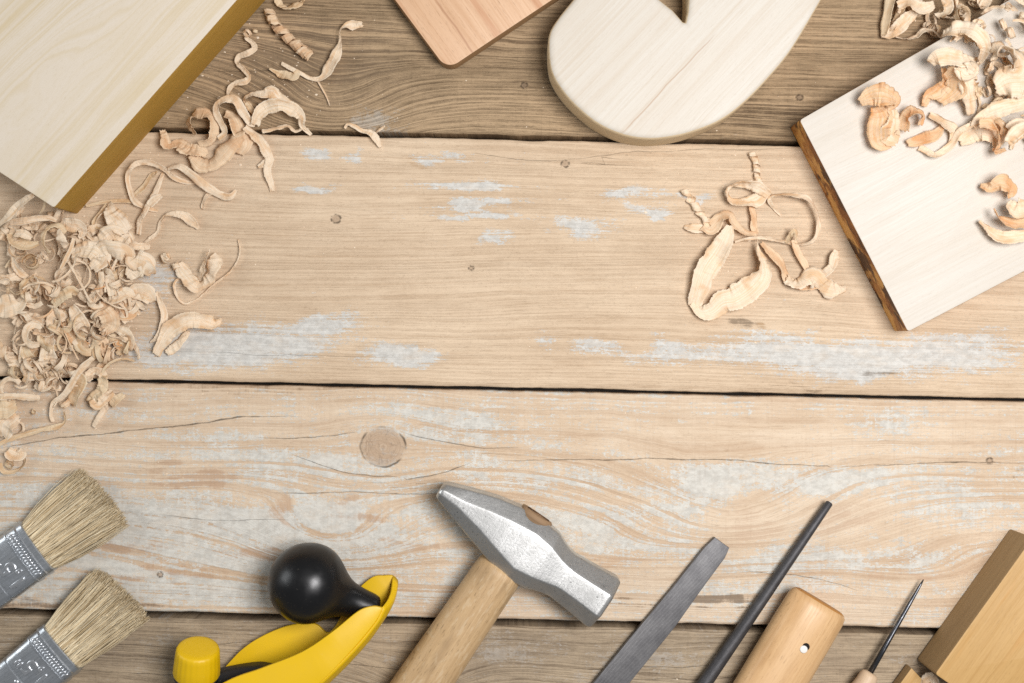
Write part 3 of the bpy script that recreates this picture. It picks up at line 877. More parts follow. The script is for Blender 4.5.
# knob: ball with flared neck
kc = U(308.8, 583.5, 41); kn = U(381, 612.5, 26)
kd = (kn-kc).normalized(); kl = (kn-kc).length
prof = [(-40, 1.5), (-39, 9), (-35.5, 18.3), (-29.8, 26.6), (-21, 33.9), (-10, 38.6), (0, 39.9), (9.5, 38.5), (18, 34.4), (26, 27.8), (33, 21.6), (40, 17.8), (48, 16.0), (55, 15.3), (62, 14.8), (kl-12, 14.8), (kl-7, 13.6), (kl-4.5, 10), (kl-4, 4)]
o = link('knob', from_bm('knob', disc_stack(kc, prof, 48, kd), porg), M['black'], pl)
km = o.modifiers.new('round', 'SUBSURF'); km.levels = 1; km.render_levels = 2
# black frame between the cheeks
fr = catmull([pz(-60, 800)+(0,), pz(45, 618)+(0,), pz(100, 598)+(0,), pz(235, 560)+(0,), pz(370, 538)+(0,), pz(440, 545)+(0,), pz(540, 540)+(0,), pz(520, 640)+(0,), pz(300, 760)+(0,), pz(80, 860)+(0,)], 5)
sheet('iron_frame', [(p.x, p.y) for p in fr], 32, 20, M['black_rough'], bevel=4)
# yellow screw cap: squat lathe leaning out of the frame
cb0 = U(196.5, 674, 40); ct0 = U(198, 648, 52)
cd = (ct0-cb0).normalized(); cl = (ct0-cb0).length
nn, seg = 13, 48
prof = [(0, 20.5), (1.2, 22.0), (2.5, 22.4), (cl*.45, 21.6), (cl*.8, 20.8), (cl-2.5, 20.4), (cl-.6, 19.4), (cl+.3, 17.6), (cl+.7, 14), (cl+.9, 8), (cl+1, 2)]
z_ = cd; x_ = z_.orthogonal().normalized(); y_ = z_.cross(x_)
rings = []
for (h, r) in prof:
    ring = []
    for k in range(96):
        th_ = 2*math.pi*k/96
        r2 = r+(.2*math.sin(th_*24) if 2 < h < cl-1 else 0)
        ring.append(cb0+z_*h+x_*r2*math.cos(th_)+y_*r2*math.sin(th_))
    rings.append(ring)
link('adjuster_cap', from_bm('adjuster_cap', loft(rings), porg), M['yellow'], pl)
o = link('cap_thread', from_bm('cap_thread', disc_stack(cb0-cd*5, [(0, 21), (4, 21), (4.8, 19)], 32, cd), porg), M['black_rough'], pl)

# ------------------------------------------------------------------ wood shavings
SH = 'shav_a'
LITTER = None        # when a list: strips are gathered into one mesh of litter
def ribbon(P, Wd, half, mat, name='wood_shaving', cup=0.0, rag=.12, seed=0, crumple=.6, th=.16, nx=9, crimp=.75, taper=(.5, .5)):
    """P positions, Wd unit width vectors, half widths; -> mesh object with its origin at its base"""
    rnd = random.Random(seed)
    crumple *= .5
    cup *= rnd.choice((1, 1, 1, -.6))
    n = len(P)
    vs, fs, uvs = [], [], []
    s_acc = 0
    so_ = rnd.uniform(0, 100)
    lens = [0]
    for i in range(1, n): lens.append(lens[-1]+(P[i]-P[i-1]).length)
    tot = max(1e-3, lens[-1])
    for i in range(n):
        T = (P[min(n-1, i+1)]-P[max(0, i-1)])
        T = T.normalized() if T.length > 1e-6 else Vector((1, 0, 0))
        w = Wd[i]-T*Wd[i].dot(T)
        w = w.normalized() if w.length > 1e-4 else T.orthogonal().normalized()
        N = T.cross(w)
        t = lens[i]/tot
        e0, e1 = min(1, taper[0]+(1-taper[0])*t*6), min(1, taper[1]+(1-taper[1])*(1-t)*6)
        for j in range(nx):
            s_ = -1+2*j/(nx-1)
            hw = half[i]*e0*e1
            k = 1.0
            if j in (0, nx-1):
                k += rag*2.0*mn.noise(Vector((lens[i]*.09+so_, s_*7, 1)))+rag*.9*mn.noise(Vector((lens[i]*.8+so_, s_*7, 2)))-(.35*rag*5*max(0, mn.noise(Vector((lens[i]*.33+so_, s_*9, 6)))-.35))
            p = P[i]+w*(s_*hw*k)
            p = p-N*(cup*hw*(s_*s_-.5))
            q = Vector((lens[i]*.15+so_, s_*.5, 0))
            p = p+N*(crumple*((abs(mn.noise(q))-.25)*2.6+.9*(abs(mn.noise(Vector((lens[i]*.34+s_*.7+so_, s_*1.1, 3))))-.25)))
            p = p+N*(crimp*mn.noise(Vector((lens[i]*.75+so_, s_*.9, 7)))*(.5+.8*mn.noise(Vector((lens[i]*.06+so_, 2, 7)))))
            p = p+T*(hw*.25*mn.noise(Vector((so_, s_*2.2, 9)))*(1 if i in (0, n-1) else 0)*2.5)
            if p.z < .4: p.z = .4
            vs.append(p); uvs.append((lens[i], j/(nx-1)))
    for i in range(n-1):
        for j in range(nx-1):
            a = i*nx+j
            fs.append((a, a+1, a+nx+1, a+nx))
    if LITTER is not None:
        LITTER.append((vs, fs, uvs)); return None
    c = sum(vs, Vector())/len(vs); c.z = min(v.z for v in vs)
    me = mesh_from(name, vs, fs, c)
    uvl = me.uv_layers.new(name='UVMap')
    for l in me.loops: uvl.data[l.index].uv = uvs[l.vertex_index]
    o = link(name, me, M[mat])
    o.location = c*S
    sharp(o, 24)
    so2 = o.modifiers.new('thick', 'SOLIDIFY'); so2.thickness = th*S; so2.offset = 0
    return o

def lerp_list(vals, n):
    if not isinstance(vals, (list, tuple)): return [float(vals)]*n
    m = len(vals)
    out = []
    for i in range(n):
        t = i/(n-1)*(m-1); k = min(m-2, int(t)) if m > 1 else 0
        out.append(vals[k]+(vals[k+1]-vals[k])*(t-k) if m > 1 else vals[0])
    return out

def shav(tr, pts, w, label, h=5, roll=0, mat='shav_a', group=None, seed=None, base=0.0, cup=.2, rag=.14, crumple=.7, per=14, taper=(.85, .85), hjit=4.0):
    """pts in the co-ordinates of a picture crop; tr=(x offset, y offset, crop scale); w full width in crop px"""
    ox, oy, k = tr
    if seed is None: seed = int(pts[0][0]*13+pts[0][1]*7)+len(label)
    rnd = random.Random(seed)
    n0 = len(pts)
    hs_ = lerp_list(h, n0)
    P = [U(ox+x/k, oy+y/k, base+hs_[i]+rnd.uniform(-.5, .5)*hjit) for i, (x, y) in enumerate(pts)]
    P = catmull(P, per)
    n = len(P)
    W_ = [a/k/2 for a in lerp_list(w, n)]
    R = lerp_list(roll, n)
    Wd = []
    for i in range(n):
        T = (P[min(n-1, i+1)]-P[max(0, i-1)]).normalized()
        side = T.cross(Vector((0, 0, 1)))
        side = side.normalized() if side.length > .05 else Vector((1, 0, 0))
        up = side.cross(T)
        r = math.radians(R[i]+40*mn.noise(Vector((i*.055, seed*.37, 0)))+10*mn.noise(Vector((i*.23, seed*.37, 4))))
        Wd.append(side*math.cos(r)+up*math.sin(r))
    for i in range(n):          # keep the strip above what it lies on
        dz = abs(Wd[i].z)*W_[i]
        if P[i].z-dz < base+.8: P[i].z = base+.8+dz
    o = ribbon(P, Wd, W_, mat, cup=cup, rag=rag, seed=seed, crumple=crumple, taper=taper)
    return o and tag(o, label, 'wood shaving', group)

def coil(cx, cy, h, r0, r1, turns, width, az, tilt, label, mat='shav_a', group=None, seed=0, adv=0.0, rag=.15, crumple=.7, cup=.1):
    """a rolled shaving: strip wound round an axis; width runs along the axis, adv = travel along it per turn"""
    rnd = random.Random(seed)
    A = Vector((math.cos(az)*math.cos(tilt), math.sin(az)*math.cos(tilt), math.sin(tilt)))
    Ux = A.orthogonal().normalized(); Vx = A.cross(Ux)
    c = U(cx, cy, h)
    n = max(16, int(turns*24))
    P, Wd, W_ = [], [], []
    ph = rnd.uniform(0, 6.28)
    for i in range(n):
        t = i/(n-1)
        r = r0+(r1-r0)*t
        r *= 1+.18*mn.noise(Vector((t*3, seed*.71, 0)))
        th_ = ph+2*math.pi*turns*t
        P.append(c+Ux*r*math.cos(th_)+Vx*r*math.sin(th_)+A*(adv*turns*(t-.5)))
        Wd.append((A+Vector((rnd.gauss(0, .08), rnd.gauss(0, .08), rnd.gauss(0, .08)))).normalized())
        W_.append(width/2*(.8+.4*mn.noise(Vector((t*4, seed*.3, 3)))))
    zmin = min(p.z-abs(A.z)*width/2 for p in P)
    if zmin < .6:
        for p in P: p.z += .6-zmin
    o = ribbon(P, Wd, W_, mat, cup=cup, rag=rag, seed=seed, crumple=crumple)
    return o and tag(o, label, 'wood shaving', group)

def twist(tr, pts, rad, width, turns, label, mat='shav_a', group=None, seed=0, base=0.0, rag=.2, crumple=1.2, h=None):
    """corkscrew shaving along a traced path"""
    ox, oy, k = tr
    hh = rad+1 if h is None else h
    C = catmull([U(ox+x/k, oy+y/k, base+hh) for x, y in pts], 14)
    n = len(C)
    P, Wd, W_ = [], [], []
    for i in range(n):
        T = (C[min(n-1, i+1)]-C[max(0, i-1)]).normalized()
        side = T.cross(Vector((0, 0, 1))).normalized(); up = side.cross(T)
        th_ = 2*math.pi*turns*i/(n-1)
        e = side*math.cos(th_)+up*math.sin(th_)
        rr_ = rad*(1+.3*mn.noise(Vector((i*.11, seed, 0))))
        P.append(C[i]+e*rr_)
        Wd.append((T+e.cross(T)*.25).normalized())
        W_.append(width/2*(.85+.5*mn.noise(Vector((i*.15, seed, 4)))))
    # width along the path direction, as in a real corkscrew shaving
    o = ribbon(P, Wd, W_, mat, cup=.05, rag=rag, seed=seed, crumple=crumple)
    return tag(o, label, 'wood shaving', group)

GU = 'shavings scattered beside the pine board'
Z6 = (90, 80, 4.452)
shav(Z6, [(500, 458), (430, 455), (375, 435), (335, 400), (280, 372), (220, 368), (182, 392), (167, 435), (180, 500), (205, 545), (250, 568), (302, 582)], [14, 20, 24, 26, 26, 24, 22, 22, 24, 26, 24, 20],
     'long narrow shaving bent into a hook just below the pine board', [3, 4, 7, 8, 10, 12, 12, 9, 6, 5, 5, 3], [0, 10, 20, 30, 35, 30, 30, 30, 20, 10, 0], group=GU)
shav(Z6, [(345, 395), (400, 385), (455, 425), (520, 475), (580, 512), (625, 518), (652, 490)], [18, 30, 40, 40, 38, 34, 14],
     'straight shaving with upturned end pointing right below the thick curls', [10, 12, 11, 9, 6, 6, 10], [0, -5, -10, -15, -20, -30, -50], group=GU)
shav(Z6, [(570, 262), (600, 235), (580, 185), (560, 135), (575, 100), (618, 82), (655, 100), (690, 155), (712, 190), (735, 200)], [30, 34, 32, 32, 34, 38, 40, 38, 32, 24],
     'arched shaving bridging the plank gap beside the thick curls', [12, 13, 15, 18, 20, 20, 18, 14, 10, 8], [20, 25, 30, 35, 30, 20, 10, 0, 0, 0], group=GU)
shav(Z6, [(470, 240), (448, 210), (445, 175), (480, 152), (525, 152), (548, 185), (552, 235), (530, 275), (480, 285)], [50, 60, 66, 70, 60, 56, 50, 46, 40],
     'wide pinkish curl standing on edge over the plank gap', [14, 15, 16, 16, 16, 16, 15, 14, 12], [70, 68, 62, 55, 55, 60, 65, 60, 50], mat='shav_c', group=GU)
shav(Z6, [(450, 335), (500, 375), (545, 370), (600, 320), (640, 275), (690, 240)], [50, 80, 90, 90, 80, 50],
     'broad cupped shaving at the bottom of the thick curls', [8, 9, 10, 12, 14, 14], [25, 30, 35, 35, 30, 20], mat='shav_c', group=GU, cup=.5)
shav(Z6, [(322, 222), (335, 260), (345, 295), (395, 285), (440, 310), (490, 315), (520, 335)], [30, 40, 44, 56, 70, 66, 40],
     'ragged crinkled shaving at the left end of the thick curls', [10, 10, 8, 9, 10, 10, 8], [30, 50, 40, 20, 30, 40, 40], group=GU, rag=.3, crumple=2.0, mat='shav_c')
shav(Z6, [(600, 150), (640, 170), (660, 220), (690, 280), (665, 330)], [40, 70, 80, 70, 40],
     'tan shaving tucked behind the arched one over the gap', [5, 6, 8, 9, 6], [10, 30, 50, 40, 20], mat='shav_c', group=GU)
shav(Z6, [(685, 212), (735, 245), (775, 295), (800, 350), (790, 400), (800, 445), (812, 495)], [30, 50, 50, 40, 36, 34, 26],
     'ragged strip trailing down to the right onto the pale plank', [10, 9, 8, 6, 5, 4, 3], [10, 15, 20, 30, 40, 30, 10], group=GU, rag=.28, crumple=1.3)
shav(Z6, [(810, 345), (780, 370), (748, 388)], [40, 34, 18], 'stubby shaving tip beside the trailing ragged strip', [4, 4, 3], group=GU)
shav(Z6, [(735, 200), (745, 160), (780, 125), (840, 110), (905, 130), (940, 165), (945, 205), (985, 245)], [50, 60, 60, 60, 60, 44, 26, 16],
     'broad arched shaving crossing the dark plank gap', [8, 11, 14, 16, 15, 13, 9, 4], [-30, -35, -30, -20, -15, -20, -30, 0], group=GU)
shav(Z6, [(690, 100), (690, 80), (720, 64), (775, 62), (812, 55), (850, 90), (930, 120)], [24, 26, 30, 40, 60, 50, 20],
     'shaving with a pointed peak lying above the plank gap', [6, 8, 9, 10, 11, 11, 9], [30, 40, 30, 10, 0, -10, -20], group=GU)
shav(Z6, [(765, 228), (825, 215), (880, 205), (915, 228), (955, 215), (982, 245)], [26, 24, 22, 20, 18, 14],
     'thin zigzag shaving lying along the plank gap', [5, 5, 6, 6, 6, 4], [20, 30, 40, 40, 40, 20], group=GU, rag=.25)
shav(Z6, [(695, 95), (715, 125), (740, 152), (750, 185)], [30, 32, 36, 24], 'small dark side strip left of the peaked shaving', [4, 4, 4, 3], 30, mat='shav_b', group=GU)
Z1 = (220, 0, 6.206)
shav(Z1, [(45, 590), (62, 545), (100, 515), (160, 503), (178, 470), (145, 430), (108, 392), (118, 352), (175, 328), (215, 300), (200, 265), (165, 238), (165, 210)], [20, 34, 34, 40, 32, 34, 30, 34, 38, 34, 34, 30, 20],
     'wavy thin shaving climbing between the board and crumpled roll', [2, 4, 5, 6, 5, 4, 5, 6, 7, 6, 5, 6, 7], [0, 20, 10, -20, 30, 0, 30, -10, -20, 30, 10, 30, 40], group=GU, crumple=.5)
coil(247, 33, 6, 3.4, 4.2, 1.3, 5, .4, .5, 'tiny curl at the top of the wavy shaving', group=GU, seed=12)
coil(255, 31, 5, 2.0, 3.0, 1.2, 4, 1.4, .2, 'tiny brown curl right of the wavy shaving top', 'shav_b', GU, 13)
twist(Z1, [(305, 60), (330, 130), (400, 210), (460, 270), (520, 320), (560, 350)], 5.0, 11, 6.5,
      'crumpled brown roll of shaving on the dark plank', 'shav_c', GU, 6, rag=.55, crumple=2.2)
shav(Z1, [(350, -10), (375, 30), (410, 48), (470, 35), (515, 5), (530, -20)], [50, 45, 50, 50, 34, 24],
     'curled shaving cut off by the top edge', [4, 5, 6, 6, 5, 4], [10, 30, 45, 40, 30, 20], group=GU, rag=.35, crumple=1.4, mat='shav_b')
shav(Z1, [(380, 392), (440, 425), (500, 455), (560, 485), (620, 488), (665, 445), (700, 380), (730, 320), (745, 250), (742, 195), (775, 160), (820, 155), (885, 150)],
     [30, 30, 26, 22, 34, 74, 86, 60, 20, 12, 30, 66, 40], 'long wispy shaving with a leaf shaped middle on the dark plank', [4, 4, 4, 4, 5, 7, 8, 8, 7, 6, 6, 7, 5],
     [0, 10, 0, 0, 10, 20, 20, 10, 40, 60, 20, -20, -30], group=GU, rag=.1)
shav(Z1, [(305, 425), (350, 448), (400, 470), (460, 470), (490, 440)], [12, 30, 70, 60, 30], 'triangular flake left of the wispy shaving', [3, 3, 3, 4, 3], [0, 20, 30, 20, 0], mat='shav_b', group=GU)
shav(Z1, [(605, 500), (640, 560), (665, 610), (682, 655)], [10, 12, 9, 6], 'hair thin splinter hanging below the wispy shaving', [2, 2, 2, 1], group=GU)
ZG = (220, 0, 4.267)
shav(ZG, [(532, 548), (545, 532), (575, 540), (605, 558), (640, 565), (665, 590), (685, 630)], [12, 16, 18, 20, 26, 34, 14],
     'small forked shaving alone on the plank gap', [4, 5, 5, 4, 4, 4, 3], [0, 30, 20, 10, 20, 20, 0], group=GU)
shav(ZG, [(655, 575), (680, 555), (704, 538)], [16, 14, 8], 'short prong of the forked shaving on the gap', [4, 5, 5], 20, group=GU)
shav(Z6, [(502, 575), (505, 545), (520, 515), (548, 500), (556, 515)], [22, 20, 24, 26, 14], 'tiny bent shaving under the upturned straight one', [3, 4, 5, 5, 3], [20, 40, 30, 10, 0], group=GU)
shav(Z6, [(195, 515), (240, 475), (270, 430), (300, 410)], [22, 26, 24, 16], 'short tan strip inside the hooked shaving', [3, 4, 5, 6], 15, mat='shav_b', group=GU)
shav(Z6, [(215, 690), (222, 630), (240, 590), (265, 545), (295, 490), (325, 415)], [26, 26, 28, 28, 26, 18], 'upright narrow strip crossing the end of the hooked shaving', [5, 6, 9, 11, 8, 4], [0, 15, 20, 10, 0, 0], group=GU)
shav(Z6, [(262, 560), (285, 535), (318, 515)], [36, 40, 22], 'small flat flake where two narrow strips cross', [12, 12, 10], 10, group=GU)
shav(Z6, [(-20, 562), (60, 545), (150, 538), (205, 548)], [14, 18, 18, 14], 'thin strip leaving the board corner to the right', [4, 5, 5, 4], 10, mat='shav_b', group=GU)
Z2 = (120, 180, 7.592)
shav(Z2, [(175, 485), (235, 440), (290, 390), (305, 320), (350, 268), (420, 255), (490, 275), (545, 315), (600, 370)], [20, 34, 34, 30, 24, 44, 74, 84, 30],
     'leaf shaped shaving with a thin bent tail', [3, 3, 4, 5, 6, 8, 9, 8, 4], [0, 10, 20, 30, 30, 10, -10, -15, -10], group=GU)
Z4 = (110, 260, 6.208)
shav(Z4, [(455, 125), (425, 118), (400, 150), (408, 205), (440, 258), (485, 270), (560, 228), (650, 150), (735, 85), (790, 10), (808, -60), (795, -130)], [14, 18, 22, 18, 14, 14, 14, 14, 14, 12, 12, 8],
     'thread thin curved shaving furthest right of the heap', [3, 5, 6, 5, 4, 3, 3, 4, 5, 5, 4, 2], [0, 40, 60, 50, 30, 20, 20, 20, 20, 20, 20, 0], group=GU)
shav(Z4, [(425, 20), (460, 80), (520, 145), (570, 160), (610, 120), (635, 60), (650, 0), (640, -40)], [60, 100, 110, 90, 90, 110, 100, 50],
     'crumpled wide shaving inside the thread thin curve', [4, 5, 7, 7, 9, 11, 10, 8], [0, 20, 40, 50, 30, 10, 0, 0], group=GU, rag=.2, crumple=1.8)
shav(Z4, [(565, 100), (580, 40), (600, -20), (615, -70)], [60, 50, 40, 20], 'upright torn strip of the crumpled wide shaving', [9, 12, 13, 10], [60, 60, 50, 40], group=GU, crumple=1.6)
shav(Z4, [(285, 590), (320, 520), (370, 440), (440, 390), (520, 372), (600, 385), (650, 400), (695, 375)], [60, 70, 100, 110, 100, 86, 76, 40],
     'stout bent shaving lying alone below the thread thin curve', [5, 6, 9, 12, 12, 10, 8, 6], [-40, -40, -30, -15, 0, 10, 10, 10], group=GU, cup=.5)
shav(Z4, [(350, 575), (400, 545), (450, 490), (490, 440)], [50, 70, 60, 30], 'folded flap under the stout bent shaving', [3, 4, 5, 5], [10, 20, 20, 10], group=GU, crumple=1.5)
shav(Z4, [(290, 195), (315, 270), (338, 345), (322, 420), (295, 480), (248, 512)], [24, 36, 44, 40, 34, 10], 'crescent shaving between the heap and stout bent shaving', [10, 9, 7, 5, 4, 2], [0, 10, 20, 15, 10, 0], group=GU)

